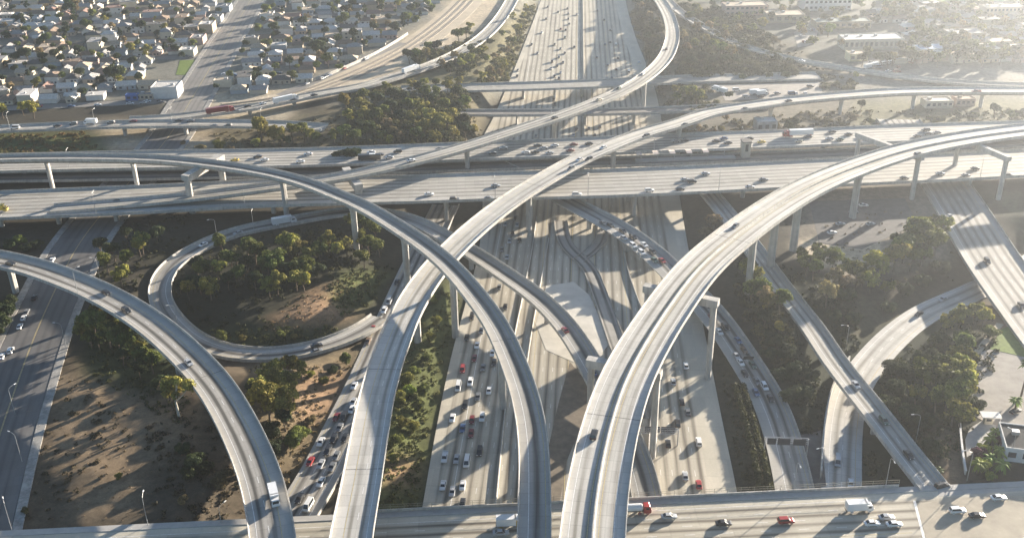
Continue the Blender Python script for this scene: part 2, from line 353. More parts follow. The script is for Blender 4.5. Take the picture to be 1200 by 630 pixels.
# --- flyover C: the long single-lane arc sweeping from the left edge to the bottom centre
PC = viaduct('C', 'flyover_ramp', 'slim curved flyover arcing from the left edge down to the bottom centre', zz([(-160, 192), (-60, 187.5), (0, 185.5), (60, 184.5), (110, 184.5), (160, 185.5), (200, 187.5), (270, 195.5), (322, 204.5), (360, 215), (395, 229), (425.5, 242), (473, 271), (505, 293), (533.5, 318.5), (551, 339), (581, 380), (600, 421), (612, 453), (621.5, 490), (625.5, 525), (626.5, 558), (626, 630), (622, 720), (612, 900)], {0: 27, 6: 28, 11: 29.5, 22: 30}), 8.7, CONC_GREY, 1.2, 2.6, 2.2, 1, joints=[(581, 402), (413, 237)])
columns(PC, [(55, 184), (154, 185), (333, 208), (412, 236), (475, 272), (529, 315), (587, 395), (624, 520)])
# --- flyover D: two lanes from the bottom up to the right
PD = viaduct('D', 'flyover_ramp', 'wide pale flyover climbing from the bottom left and bending away to the right edge', zz([(384, 900), (404, 700), (411, 630), (421.5, 578), (430.5, 525), (441, 466), (454.5, 420), (467, 387), (482, 356), (505, 321), (531, 292), (561, 264), (600, 234), (640, 209), (675, 189), (716, 171), (754.5, 156.5), (800, 143.5), (833, 132), (879, 124.5), (925, 118), (1000, 111), (1052, 107.5), (1100, 106.5), (1200, 106.5), (1320, 109)], {0: 21, 9: 21.5, 15: 21.5, 20: 19, 25: 17}), 11.6, CONC_PALE, 3.4, 1.6, 2.0, 2, joints=[(445, 432), (421, 552), (628, 219)])
columns(PD, [(487, 350), (440, 470), (414, 600), (621, 222), (718, 171), (795, 145), (905, 120), (988, 112), (1075, 107), (1150, 106.5)])
# --- flyover E: the broad twin-roadway flyover
ctrlE = zz([(676, 900), (688, 720), (693.5, 640), (697.5, 592), (709, 525), (718, 490), (728.5, 457), (746, 420), (778, 368), (819, 314), (864, 275), (904, 246), (942, 223), (975, 207.5), (1000, 197.5), (1034, 185.5), (1067, 175.5), (1117, 165), (1158, 158.5), (1200, 153.0), (1320, 141)], {0: 34, 9: 34, 14: 31.5, 20: 30})
PE = viaduct('E', 'flyover_ramp', 'broad twin-roadway flyover with a central barrier curving from bottom centre to the upper right', ctrlE, 16.4, CONC_PALE, 2.2, 2.2, 2.2, 4, marks=False, joints=[(718, 487), (860, 280), (1005, 195)])
sweep('median_parapet', PE, [(-.45, -.1), (.45, -.1), (.2, .8), (-.2, .8)], [STRUC], PE.root)
dashes(PE, [(-6.0, .18, 0, 0, 0), (-1.4, .18, 0, 0, 1), (1.4, .18, 0, 0, 1), (5.2, .18, 0, 0, 0)], PE.root)
columns(PE, [(905, 245), (932, 229), (1003, 196)], size=(2.2, 3.2), flare=1.8, off=2.5)
columns(PE, [(872, 268)], size=(2.2, 2.8), flare=1.5, off=4)
bent(PE, 800, 340, -14, 14, [-12.4, 12.4], 3.0, 3.0)
bent(PE, 742, 428, -15.5, 9, [-14, 7.6], 3.0, 3.0)
bent(PE, 1138, 162, -8, 27, [-6, 25.2])
bent(PE, 1069, 175, -34, 8, [-32, 5.5])
# --- flyover F: from the far north down to the crosstown freeway on the left
PF = viaduct('F', 'flyover_ramp', 'long flyover dropping from the top centre, curving left down to the crosstown freeway', zz([(748, -40), (764, -12), (776, 5), (784, 20), (788, 36), (787, 50), (778, 70), (757, 90), (731, 106), (675, 129.5), (600, 155), (550, 171), (500, 185), (450, 197), (400, 207.5), (320, 218.5), (240, 229), (170, 236), (110, 241), (60, 245)], {0: 10, 3: 15, 7: 21, 12: 21.5, 14: 20, 16: 16.5, 17: 15.2, 19: 14.2}), 10.2, CONC, 2.6, 1.4, 1.9, 2, joints=[(700, 118)])
columns(PF, [(757, 92), (648, 138), (548, 172), (787, 40)])
bent(PF, 412, 205, -12, 14, [-10.3, 12.3], 4.0, 3.4)
bent(PC, 236, 192, -16, 15, [-14.3, 13.3], 4.0, 3.4)
# --- flyover G: left foreground
PG = viaduct('G', 'flyover_ramp', 'curved flyover in the left foreground with a white box truck on it', zz([(-120, 292), (-50, 296), (0, 304), (40, 313.5), (77, 326.5), (106, 338), (137.5, 354), (161.5, 368.5), (185.5, 385.5), (209, 406), (230.5, 427), (251.5, 451.5), (269, 479), (292, 525), (306.5, 563), (314.5, 597), (320, 630), (324, 710), (326, 850)], {0: 22, 5: 21, 13: 19, 17: 17}), 12.4, CONC_GREY, 3.4, 2.0, 2.0, 2, joints=[(243, 443)])
columns(PG, [(10, 309), (106, 340), (205, 402), (285, 510), (322, 660)])
# --- crosstown freeway (two elevated carriageways and the rail median)
PN1 = viaduct('N1', 'elevated_freeway', 'near carriageway of the elevated crosstown freeway spanning the whole picture', zz([(-160, 248), (0, 240.5), (100, 236.5), (200, 232), (300, 226.5), (400, 223.5), (500, 221), (600, 217.5), (700, 215), (800, 211), (900, 206), (1000, 201), (1100, 196.5), (1200, 191), (1340, 183)], {0: 14, 14: 14}), 35.0, CONC, 3.5, 4.5, 2.0, 6, cat='freeway')
PN2 = viaduct('N2', 'elevated_freeway', 'far carriageway of the elevated crosstown freeway busy with traffic', zz([(-160, 196), (0, 191.5), (100, 189), (200, 187), (320, 185.5), (440, 182), (550, 177.5), (650, 174), (750, 169), (850, 165.5), (950, 161.5), (1050, 157), (1200, 152), (1340, 147)], {0: 13.0, 13: 13.0}), 27.0, CONC, 3.0, 3.0, 1.9, 5, cat='freeway')
PNM = viaduct('NM', 'transit_guideway', 'lower rail and bus guideway running between the two crosstown carriageways', zz([(-160, 211.5), (0, 208), (200, 205), (400, 200), (600, 193.5), (750, 189), (900, 183.5), (1050, 177), (1200, 168), (1340, 160)], {0: 9.5, 9: 9.5}), 13.0, ASPH_PALE, 1, 1, 1.6, 2, cat='guideway', marks=False)
for o_ in (-4.0, -2.6, 2.6, 4.0):
    sweep('rail', PNM, [(o_ - .09, .0), (o_ + .09, .0), (o_ + .07, .18), (o_ - .07, .18)], [DARK_STEEL], PNM.root)
for q in (PN1,):
    columns(q, [(8, 241), (70, 238), (140, 234), (320, 226), (435, 222), (620, 217), (960, 203), (524, 219), (740, 213), (865, 207), (1130, 193)], off=9, size=(2.2, 2.2), flare=1.4)
    columns(q, [(8, 241), (235, 231), (524, 219), (740, 213), (865, 207), (1180, 192)], off=-9, size=(2.2, 2.2), flare=1.4)
columns(PN2, [(30, 191), (160, 188), (560, 177), (690, 172), (820, 166), (960, 161), (1100, 155)], off=6, flare=1.4)
columns(PNM, [(30, 208), (160, 206), (560, 195), (740, 189), (1000, 180)], flare=1.2)
# --- low-level ramps
PH = viaduct('H', 'loop_ramp', 'concrete loop ramp circling the planted hollow and passing under the flyovers', zz([(446, 372), (440, 378), (420, 389.5), (385, 404), (350, 412), (325, 416), (300, 417), (262, 412), (230, 400), (205, 379), (190, 358), (186, 342), (190, 325), (203, 308), (230, 291.5), (250, 281.5), (283, 270), (325, 262), (370, 253.5), (400, 248.5), (440, 248.5), (485, 259), (520, 277), (553, 296), (600, 327), (633, 351), (663, 382), (686, 417), (706, 455), (728, 495), (747, 540), (758, 580), (764, 620)], {0: 2.4, 5: 3, 9: 4.5, 14: 7.2, 20: 8, 25: 8, 27: 6.5, 29: 3.5, 31: .9, 32: .6}), 9.4, CONC_GREY, 1.6, 2.2, 1.3, 1)
columns(PH, [(250, 281), (300, 266), (345, 258), (400, 249), (520, 277), (553, 296), (640, 358)], size=(1.6, 2.0), flare=1.3)
PI_ = viaduct('I', 'exit_ramp', 'congested exit ramp slanting down under the twin flyover to the right of the main freeway', zz([(575, 190), (640, 222), (675, 241), (725, 268), (765, 297), (795, 327), (830, 362), (857, 398), (871, 420), (895, 458), (911, 495), (920, 525), (931, 574), (940, 620)], {0: 9, 4: 8, 6: 5, 8: 2.2, 10: .9, 13: .5}), 12.2, CONC_GREY, 1.4, 3.4, 1.4, 2, left_par=True, right_par=False)
columns(PI_, [(690, 249), (735, 274), (790, 322)], size=(1.6, 2.4), flare=1.3)
LOW.append((PI_.p[PI_.near_px(840, 374):], 6.2)); LOW.append((PH.p[:PH.near_px(325, 262)], 4.7)); LOW.append((PH.p[PH.near_px(728, 495):], 4.7))
PJ = viaduct('J', 'exit_ramp', 'straight two-lane exit ramp running down to the street at lower right', zz([(800, 190), (845, 243), (880, 288), (897, 312), (930, 356), (953, 385), (974, 418), (1000, 452), (1028, 487), (1057, 525), (1078, 551), (1096, 574)], {0: 7.3, 11: 7.3}), 9.6, CONC, 1.2, 2.4, 1.3, 2)
columns(PJ, [(966, 405), (1030, 489)], size=(1.6, 2.6), flare=1.3)
PO1 = viaduct('O1', 'elevated_road', 'elevated road with vans and cars crossing the avenue at upper left', zz([(-160, 158), (-60, 154.5), (0, 151.5), (80, 148), (150, 146), (225, 145), (300, 146), (345, 147.5), (380, 150)], {0: 9, 4: 13, 8: 12.5}), 12.5, CONC, 2, 2, 1.5, 2, cat='road bridge')
columns(PO1, [(148, 146), (220, 145)], off=2)
PO2 = viaduct('O2', 'elevated_road', 'elevated slip road carrying trucks past the houses towards the top centre', zz([(150, 141), (205, 138), (255, 131.5), (300, 125.5), (355, 114), (393, 107), (419, 103), (460, 91.5), (513, 73.5), (548, 56), (568, 42), (585, 24), (600, 0), (612, -30)], {0: 12.5, 5: 11, 9: 9, 13: 8}), 11.0, CONC, 2, 2, 1.4, 2, cat='road bridge')
columns(PO2, [(292, 127), (345, 116)])
PP1 = viaduct('P1', 'overpass', 'flat street overpass crossing the main freeway behind the curling flyover', zz([(470, 106), (540, 103.5), (600, 102), (700, 98.5), (770, 95), (800, 93.5), (900, 91), (960, 89.5)], {0: 7.6, 7: 7.6}), 17.0, CONC, 2.5, 2.5, 1.5, 4, cat='overpass')
PP2 = viaduct('P2', 'overpass', 'second low overpass crossing the main freeway just before the crosstown freeway', zz([(480, 134), (540, 132.5), (600, 132.5), (700, 131.5), (760, 130), (830, 127), (900, 124)], {0: 7.6, 6: 7.6}), 11.0, ASPH_PALE, 1.5, 1.5, 1.5, 2, cat='overpass')
for q, xs in ((PP1, (612, 652, 684, 720)), (PP2, (603, 650, 684, 745))): columns(q, [(x, 100 if q is PP1 else 131) for x in xs], size=(1.4, 6), flare=1.0)
PQ = viaduct('Q', 'ramp', 'thin hazy ramp slanting down across the trees at upper right', zz([(760, -28), (782, 0), (800, 17), (830, 35), (865, 52.5), (900, 63), (933, 70.5), (1000, 82), (1060, 90.5), (1130, 97.5), (1220, 101)], {0: 9, 5: 10.5, 8: 9, 10: 7.5}), 8.5, CONC, 1.5, 1.5, 1.4, 1)
columns(PQ, [(948, 73), (905, 64), (1000, 82)])
# --- ground-level roads (structure)
grade('N', 'slip_road', zz([(200, 860), (338, 615), (372, 560), (400, 505), (428, 448), (452, 392), (474, 342), (500, 285), (522, 240)], {0: 1.2, 8: .6}), 14.0, CONC_GREY, 1.5, 2.5, 3)
grade('K', 'slip_road', zz([(1230, 296), (1175, 325), (1135, 344), (1085, 366), (1050, 392), (1019, 425), (998, 458), (989, 500), (987, 540), (986, 580), (986, 640)], {0: .8, 10: .5}), 12.2, CONC_PALE, 2, 2, 2)
PL = viaduct('L', 'street_bridge', 'broad street at the right edge bridging the sunken slip road', zz([(1052, 140), (1080, 178), (1112, 222), (1128, 247), (1146, 277), (1168, 312), (1196, 350), (1236, 402), (1290, 470), (1420, 640)], {0: 7.35, 9: 7.35}), 25.0, CONC_GREY, 3, 3, 1.3, 5, cat='road bridge')
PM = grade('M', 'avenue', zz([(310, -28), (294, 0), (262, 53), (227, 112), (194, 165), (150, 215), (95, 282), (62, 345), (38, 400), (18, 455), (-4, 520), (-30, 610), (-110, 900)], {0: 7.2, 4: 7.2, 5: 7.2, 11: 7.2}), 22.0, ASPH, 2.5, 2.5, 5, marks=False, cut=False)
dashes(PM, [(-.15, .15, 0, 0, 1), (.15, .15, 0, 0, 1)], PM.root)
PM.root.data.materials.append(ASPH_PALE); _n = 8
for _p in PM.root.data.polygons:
    if _p.material_index == 0 and PM.py[min(_p.vertices) // _n] < 138: _p.material_index = 2  # far stretch paler: beige paving, with its sunlit tone put into the colour
for sg in (-1, 1):
    o = sweep('sidewalk', PM, [(sg * 11.2, -.3), (sg * 11.2, .14), (sg * 14.2, .14), (sg * 14.2, -.3)], [STRUC_DK], None); o['kind'] = 'structure'  # darker concrete here stands in for shade lying on the walk
# the main freeway: one broad concrete sheet between two surveyed edges
LE = [(430, 900), (470, 720), (494, 600), (507, 525), (528, 420), (545, 357), (562, 290), (566, 220), (564, 165), (577, 140), (603, 80), (619, 40), (634, 0), (646, -40), (657, -80)]
RE = [(912, 900), (885, 720), (868, 600), (865, 580), (853, 525), (832, 420), (816, 340), (803, 270), (791, 200), (777, 150), (769, 110), (757, 75), (747, 50), (739, 25), (733, 0), (728, -40), (724, -80)]
CE = [(676, 900), (679, 720), (680.5, 600), (682, 420), (684.5, 200), (684.5, 130), (683.5, 60), (683, 0), (682, -80)]
pL, pR, pc = Path([(x, y, 0) for x, y in LE], 4), Path([(x, y, 0) for x, y in RE], 4), Path([(x, y, 0) for x, y in CE], 4, smooth=6)
PATHS['110'] = pc
def lateral(edge, i):
    d_ = edge.p - pc.p[i]; al = d_ @ pc.t[i]; j = int(np.argmin(np.abs(al))); return float(d_[j] @ pc.n[i])
V = []; F = []; UVs = []; W = []; K = 7; HWL = []; HWR = []
for i in range(len(pc.p)):
    a, b = lateral(pL, i), lateral(pR, i); HWL.append(a); HWR.append(b)
    for o_, wv in ((a, 0), (a + 3.4, 0), (a + 4.0, 1), (-1.0, 1), (b - 9.5, 1), (b - 9.0, 0), (b, 0)):
        q = pc.at(i, o_); V.append(tuple(q)); UVs.append((o_ / 3.65, pc.d[i])); W.append(wv)
for i in range(len(pc.p) - 1):
    for j in range(K - 1): F.append((i * K + j, i * K + j + 1, (i + 1) * K + j + 1, (i + 1) * K + j))
fw = mesh_obj('freeway_road', V, F, CONC_TAN); fw['kind'] = 'structure'
vi = np.zeros(len(fw.data.loops), int); fw.data.loops.foreach_get('vertex_index', vi); u_ = fw.data.uv_layers.new(name='UVMap'); u_.data.foreach_set('uv', np.array(UVs)[vi].ravel())
a_ = fw.data.attributes.new('wear', 'FLOAT', 'POINT'); a_.data.foreach_set('value', np.array(W, float))
LOWV = (pc.p, (np.array(HWR) - np.array(HWL)) / 2, (np.array(HWR) + np.array(HWL)) / 2)
i_top = pc.near_px(684, 90); i_mid = pc.near_px(684, 190)
dashes(pc, [(3.65 * k, .16, 3, 9, 0) for k in (-10, -9, -8, -7, -6, -4, -3, -2, 2, 3, 4, 6, 7, 8, 9, 10)] + [(-40.1, .2, 0, 0, 0), (-18.2, .2, 0, 0, 1), (18.2, .2, 0, 0, 1), (-5.2, .2, 0, 0, 1), (5.2, .2, 0, 0, 1)], fw, .012)
barrier(pc, 0, 'dark median barrier dividing the far stretch of the main freeway', 1.1, pc.near_px(684, 215), len(pc.p), STRUC_DK)
# separators of the managed lanes, seen between the flyovers
SEP = [([(577, 640), (584, 560), (592, 480), (600, 410), (612, 350), (622, 300), (629, 255)], 'low barrier right of the queueing carriageway, under the slim flyover'),
       ([(606, 610), (611, 500), (617, 430), (626, 372), (634, 330), (643, 280)], 'low barrier along the bus lanes left of the bright concrete apron'),
       ([(762, 600), (760, 520), (766, 450), (757, 380), (738, 325), (726, 270)], 'low barrier left of the right-hand carriageway, beside the twin flyover')]
for pts, lb in SEP:
    q = Path([(x, y, .0) for x, y in pts], 3); barrier(q, 0, lb, .9, base=-.1)
# bus ramps making a Y on the apron
def rampsheet(name, pts, wd, lab, m=CONC_GREY):
    q = Path(pts, 2); root = thing(name, (0, 0, 0), lab, 'bus ramp'); tp, wr = top_profile(wd / 2, .6, .6)
    sweep('deck', q, tp + [(wd / 2, -1.2), (-wd / 2, -1.2)], [m, STRUC], root, u0=-wd / 2, wear=wr + [0, 0], top=5)
    for sg in (-1, 1): sweep('parapet', q, [(sg * (wd / 2 - .05), -.6), (sg * (wd / 2 + .25), -.6), (sg * (wd / 2 + .2), .55), (sg * (wd / 2), .55)], [STRUC_DK], root)
    return q
rampsheet('bus_ramp', [(657, 258, .2), (660, 278, .2), (668, 293, .2), (681, 304, .2), (692, 317, .2), (701, 340, .2), (711, 367, .2), (723, 402, .2), (737, 440, .2), (750, 490, .2)], 6.4, 'narrow bus lane bending down across the apron from the left between low kerbs')
rampsheet('bus_ramp', [(708, 262, .16), (706, 276, .16), (700, 288, .16), (690, 297, .16), (678, 305, .16)], 5.4, 'short bus lane curving in from the right to join the other one on the apron')
# --- street bridge S at the bottom
sa, sb = un(443, 600, 7.6), un(1073, 569.5, 7.6); sdv = (sb - sa).normalized(); snr = Vector((sdv.y, -sdv.x, 0)); SW = 34.0
c0 = sa + snr * SW / 2
PS = Path([tuple(c0 + sdv * s_) for s_ in (-330, -160, 0, 60, 140, 200, 330, 430)], 4, world=True); PATHS['S'] = PS; PS.w = SW / 2
sbk = thing('street_bridge', (0, 0, 0), 'wide tan street bridge along the bottom edge crossing over the main freeway', 'road bridge'); PS.root = sbk; PS.gird = 1.6
tp, wr = top_profile(SW / 2, 5.2, 3.0)
sweep('deck', PS, tp + [(SW / 2, -.5), (-SW / 2, -.5)], [CONC_TAN, STRUC], sbk, lane=(SW - 8.2) / 7, u0=-SW / 2 + 5.2, wear=wr + [0, 0], top=5)
ia, ib = PS.near_px(400, 602), PS.near_px(1076, 569)
sweep('box_girder', PS, [(-SW / 2 + .4, -.45), (SW / 2 - .4, -.45), (SW / 2 - .4, -1.6), (-SW / 2 + .4, -1.6)], [STRUC_DK], sbk, i0=PS.near_px(330, 608), i1=ib + 2)
sweep('sidewalk', PS, [(-SW / 2 + .1, -.2), (-SW / 2 + .1, .16), (-SW / 2 + 2.6, .16), (-SW / 2 + 2.6, -.2)], [PAVE], sbk)
sweep('parapet', PS, [(-SW / 2 - .25, -.7), (-SW / 2 - .25, 1.0), (-SW / 2 + .1, 1.0), (-SW / 2 + .1, -.3)], [STRUC], sbk, i0=ia, i1=ib + 1)
dashes(PS, [(-SW / 2 + 5.2 + k * (SW - 8.2) / 7, .16, 3, 8, 0) for k in (1, 2, 3, 5, 6)] + [(-SW / 2 + 5.2 + 4 * (SW - 8.2) / 7, .2, 0, 0, 1), (-SW / 2 + 5.2, .16, 0, 0, 0)], sbk, i1=ib)
for cx in (520, 600, 745, 870): columns(PS, [(cx, 590 - (cx - 700) * .045)], size=(1.6, 20), flare=1.0)
# fence on the bridge parapet
fn = thing('chain_link_fence', (0, 0, 0), 'thin chain-link fence standing along the far parapet of the street bridge', 'fence')
mesh_steel = mat('fence_wire', (.30, .28, .22), .6, .4)
for h in (1.9, 2.7): sweep('fence_rail', PS, [(-SW / 2 - .12, h - .03), (-SW / 2 - .06, h - .03), (-SW / 2 - .06, h + .03), (-SW / 2 - .12, h + .03)], [mesh_steel], fn, i0=ia, i1=ib + 1)
pm_ = MB(); pm_.box((0, 0, .9), (.09, .09, 1.8)); pmesh = None
for i in range(ia, ib + 1):
    q = PS.at(i, -SW / 2 - .09, .95)
    if pmesh is None: o = pm_.build('fence_post', mesh_steel, fn, q); pmesh = o.data
    else: inst('fence_post', pmesh, fn, q)
wire = MB()
for i in range(ia, ib):
    for k in range(5):
        for (h0, h1) in ((.1, 1.7), (1.7, .1)):
            a = PS.at(i, -SW / 2 - .09, 1.0) .lerp(PS.at(i + 1, -SW / 2 - .09, 1.0), k / 5); b = PS.at(i, -SW / 2 - .09, 1.0).lerp(PS.at(i + 1, -SW / 2 - .09, 1.0), (k + 1) / 5)
            d_ = Vector((0, 0, .035)); wire.quad(a + Vector((0, 0, h0)), b + Vector((0, 0, h1)), b + Vector((0, 0, h1)) + d_, a + Vector((0, 0, h0)) + d_)
wo = wire.build('wire_mesh', mesh_steel, fn); wo['kind'] = 'stuff'
# ================================================================ TERRAIN
xs = np.unique(np.concatenate([np.arange(-3000, -700, 150), np.arange(-700, -330, 10), np.arange(-330, 331, 3.0), np.arange(340, 701, 10), np.arange(750, 3001, 150)]))
ys = np.unique(np.concatenate([np.arange(-900, 150, 75), np.arange(150, 190, 10), np.arange(190, 560, 3.0), np.arange(560, 1150, 7), np.arange(1150, 4001, 150)]))
GX, GY = np.meshgrid(xs, ys); gx, gy = GX.ravel(), GY.ravel()
def terrain(gx, gy):
    z = np.full(len(gx), Z)
    bank = np.where(gy > 560, .5, .34)
    for pts, hw in LOW:
        for a in range(0, len(gx), 20000):
            sl = slice(a, a + 20000); d2 = (gx[sl, None] - pts[None, ::2, 0]) ** 2 + (gy[sl, None] - pts[None, ::2, 1]) ** 2
            j = d2.argmin(1); d = np.sqrt(d2[np.arange(len(j)), j]) - hw; zr = pts[::2][j, 2]
            z[sl] = np.minimum(z[sl], np.where(d < 3.5, zr - .45, zr - .45 + np.clip(d - 3.5, 0, None) * bank[sl]))
    pts, hw, ce = LOWV; nn = pc.n
    for a in range(0, len(gx), 20000):
        sl = slice(a, a + 20000); d2 = (gx[sl, None] - pts[None, :, 0]) ** 2 + (gy[sl, None] - pts[None, :, 1]) ** 2
        j = d2.argmin(1); lat = (gx[sl] - pts[j, 0]) * nn[j, 0] + (gy[sl] - pts[j, 1]) * nn[j, 1]
        d = np.abs(lat - ce[j]) - hw[j]; z[sl] = np.minimum(z[sl], np.where(d < 3.5, -.45, -.45 + np.clip(d - 3.5, 0, None) * bank[sl]))
    return z
gz = terrain(gx, gy)
# gentle unevenness away from the roads
und = .35 * np.sin(gx * .11 + 2 * np.sin(gy * .05)) * np.sin(gy * .13 + gx * .03)
_hx, _hy = pr_many(np.stack([gx, gy, gz], 1)); fld = (_hx > 20) & (_hx < 290) & (_hy > 425) & (_hy < 618) & (gz > Z - .4) & (gy > 200)
bump = np.maximum(0, np.sin(gx * .21 + 1.7 * np.sin(gy * .08)) * np.sin(gy * .26 + 1.3 * np.sin(gx * .07))) * 1.3 + .8 * np.maximum(0, np.sin(gx * .47 + gy * .31) * np.sin(gy * .55 - gx * .22))  # mounds raised on the dirt lot so the low sun draws shadow streaks
edge_ = np.clip((_hx - 60) / 60, 0, 1) * np.clip((610 - _hy) / 25, 0, 1) * np.clip((270 - _hx) / 40, 0, 1)
und = np.where(fld, 0, und); gz = gz + np.where(fld, bump * edge_, 0)
gz = gz + np.where((gz > .4) & (gz < Z - .3), und, np.where(gz >= Z - .3, np.minimum(und * .4, 0), 0))
gz[gy < 150] = np.minimum(gz[gy < 150], Z)
GZ = gz.reshape(GX.shape)
def GROUND_Z(x, y):
    i = int(np.clip(np.searchsorted(xs, x) - 1, 0, len(xs) - 2)); j = int(np.clip(np.searchsorted(ys, y) - 1, 0, len(ys) - 2))
    a = (x - xs[i]) / (xs[i + 1] - xs[i]); b = (y - ys[j]) / (ys[j + 1] - ys[j])
    return float((GZ[j, i] * (1 - a) + GZ[j, i + 1] * a) * (1 - b) + (GZ[j + 1, i] * (1 - a) + GZ[j + 1, i + 1] * a) * b)
def ground_at(px, py):
    z = 5.0
    for _ in range(8): q = un(px, py, z); z = .5 * z + .5 * GROUND_Z(q.x, q.y)
    q.z = GROUND_Z(q.x, q.y); return q
C_RES = (.155, .148, .122)
cov = np.tile(np.array(C_RES), (len(gx), 1)); hx, hy = pr_many(np.stack([gx, gy, gz], 1)); infr = (gy > 150)
wob = 6 * np.sin(gx * .21 + gy * .13) + 5 * np.sin(gx * .09 - gy * .31)
def inpoly(px, py, poly):
    c = np.zeros(len(px), bool); n = len(poly)
    for i in range(n):
        x1, y1 = poly[i]; x2, y2 = poly[(i + 1) % n]
        c ^= ((y1 > py) != (y2 > py)) & (px < (x2 - x1) * (py - y1) / ((y2 - y1) or 1e-9) + x1)
    return c
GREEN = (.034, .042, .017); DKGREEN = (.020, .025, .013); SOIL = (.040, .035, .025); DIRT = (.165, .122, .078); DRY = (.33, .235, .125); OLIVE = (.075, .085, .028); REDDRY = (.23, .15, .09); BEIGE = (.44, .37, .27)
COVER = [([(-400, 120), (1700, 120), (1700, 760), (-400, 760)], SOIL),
    ([(-50, 410), (330, 410), (360, 640), (-50, 640)], (.075, .056, .036)), ([(60, 440), (200, 430), (235, 470), (235, 520), (120, 570), (60, 560)], DIRT), ([(100, 375), (190, 375), (225, 440), (200, 470), (100, 440)], GREEN), ([(60, 560), (290, 560), (290, 620), (40, 620)], (.075, .06, .042)), ([(80, 560), (160, 555), (165, 600), (85, 605)], DIRT),  # brown lot soil, darkened further to carry some of its shade
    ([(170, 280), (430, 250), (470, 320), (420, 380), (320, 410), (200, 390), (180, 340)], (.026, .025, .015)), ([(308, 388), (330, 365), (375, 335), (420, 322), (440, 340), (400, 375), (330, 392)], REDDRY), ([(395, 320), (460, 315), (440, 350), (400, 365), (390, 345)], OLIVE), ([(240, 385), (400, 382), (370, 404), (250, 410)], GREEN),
    ([(290, 425), (450, 400), (440, 470), (390, 500), (340, 580), (320, 530)], (.13, .10, .06)), ([(345, 440), (410, 430), (400, 480), (350, 500)], REDDRY),
    ([(440, 400), (530, 320), (545, 357), (528, 420), (494, 600), (440, 600)], OLIVE), ([(445, 540), (490, 530), (485, 570), (450, 575)], (.20, .13, .075)),
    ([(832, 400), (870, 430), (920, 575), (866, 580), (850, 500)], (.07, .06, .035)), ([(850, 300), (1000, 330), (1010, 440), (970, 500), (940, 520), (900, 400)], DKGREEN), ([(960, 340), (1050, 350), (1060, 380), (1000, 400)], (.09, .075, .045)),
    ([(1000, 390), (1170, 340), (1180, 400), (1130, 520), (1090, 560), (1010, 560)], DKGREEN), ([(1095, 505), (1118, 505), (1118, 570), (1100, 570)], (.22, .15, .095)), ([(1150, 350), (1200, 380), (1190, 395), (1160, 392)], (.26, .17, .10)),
    ([(940, 215), (1100, 215), (1120, 300), (1000, 330), (930, 300)], (.16, .14, .11)), ([(930, 285), (1020, 265), (1045, 300), (1000, 320), (950, 310)], BEIGE), ([(1160, 225), (1260, 225), (1260, 330), (1200, 290)], (.06, .062, .04)),
    ([(-60, 150), (110, 156), (130, 180), (-60, 180)], OLIVE), ([(110, 140), (300, 145), (260, 175), (130, 178)], (.30, .25, .18)), ([(250, 150), (560, 100), (575, 165), (430, 178), (250, 178)], (.10, .085, .05)), ([(190, 120), (345, 95), (345, 140), (240, 142)], (.34, .29, .21)),
    ([(300, 120), (440, 70), (520, 10), (560, -40), (620, -40), (590, 10), (520, 62), (430, 100), (310, 132)], (.42, .345, .245)), ([(410, 110), (520, 75), (600, 20), (632, 0), (600, 85), (565, 100)], (.13, .115, .06)),
    ([(800, -60), (1500, -60), (1500, 76), (1000, 78), (930, 66), (860, 48), (800, 10)], (.10, .10, .082)),
    ([(740, -10), (790, -10), (1000, 85), (930, 88), (760, 90), (755, 60)], (.10, .09, .06)), ([(760, 100), (1000, 85), (1000, 150), (760, 150)], (.14, .125, .095)), ([(950, 75), (1300, 78), (1300, 98), (1000, 98)], (.21, .195, .165)), ([(1000, 118), (1300, 112), (1300, 142), (1000, 150)], (.13, .125, .075))]
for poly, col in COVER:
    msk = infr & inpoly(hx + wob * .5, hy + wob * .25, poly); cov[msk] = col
# soften the borders between covers
c3 = cov.reshape(GX.shape + (3,))
for _ in range(2):
    c3 = (c3 + np.roll(c3, 1, 0) + np.roll(c3, -1, 0) + np.roll(c3, 1, 1) + np.roll(c3, -1, 1)) / 5
cov = c3.reshape(-1, 3)
ny, nx = GX.shape; ii = np.arange(ny * nx).reshape(ny, nx)
quads = np.stack([ii[:-1, :-1], ii[:-1, 1:], ii[1:, 1:], ii[1:, :-1]], -1).reshape(-1, 4)
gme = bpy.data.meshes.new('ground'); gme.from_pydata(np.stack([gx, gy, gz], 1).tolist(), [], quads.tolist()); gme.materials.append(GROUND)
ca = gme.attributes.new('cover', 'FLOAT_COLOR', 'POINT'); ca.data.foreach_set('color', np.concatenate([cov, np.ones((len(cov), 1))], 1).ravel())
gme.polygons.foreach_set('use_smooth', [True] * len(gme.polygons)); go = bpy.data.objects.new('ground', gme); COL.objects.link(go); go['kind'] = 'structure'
build_columns()
for a in BENTQ: bent_now(*a)
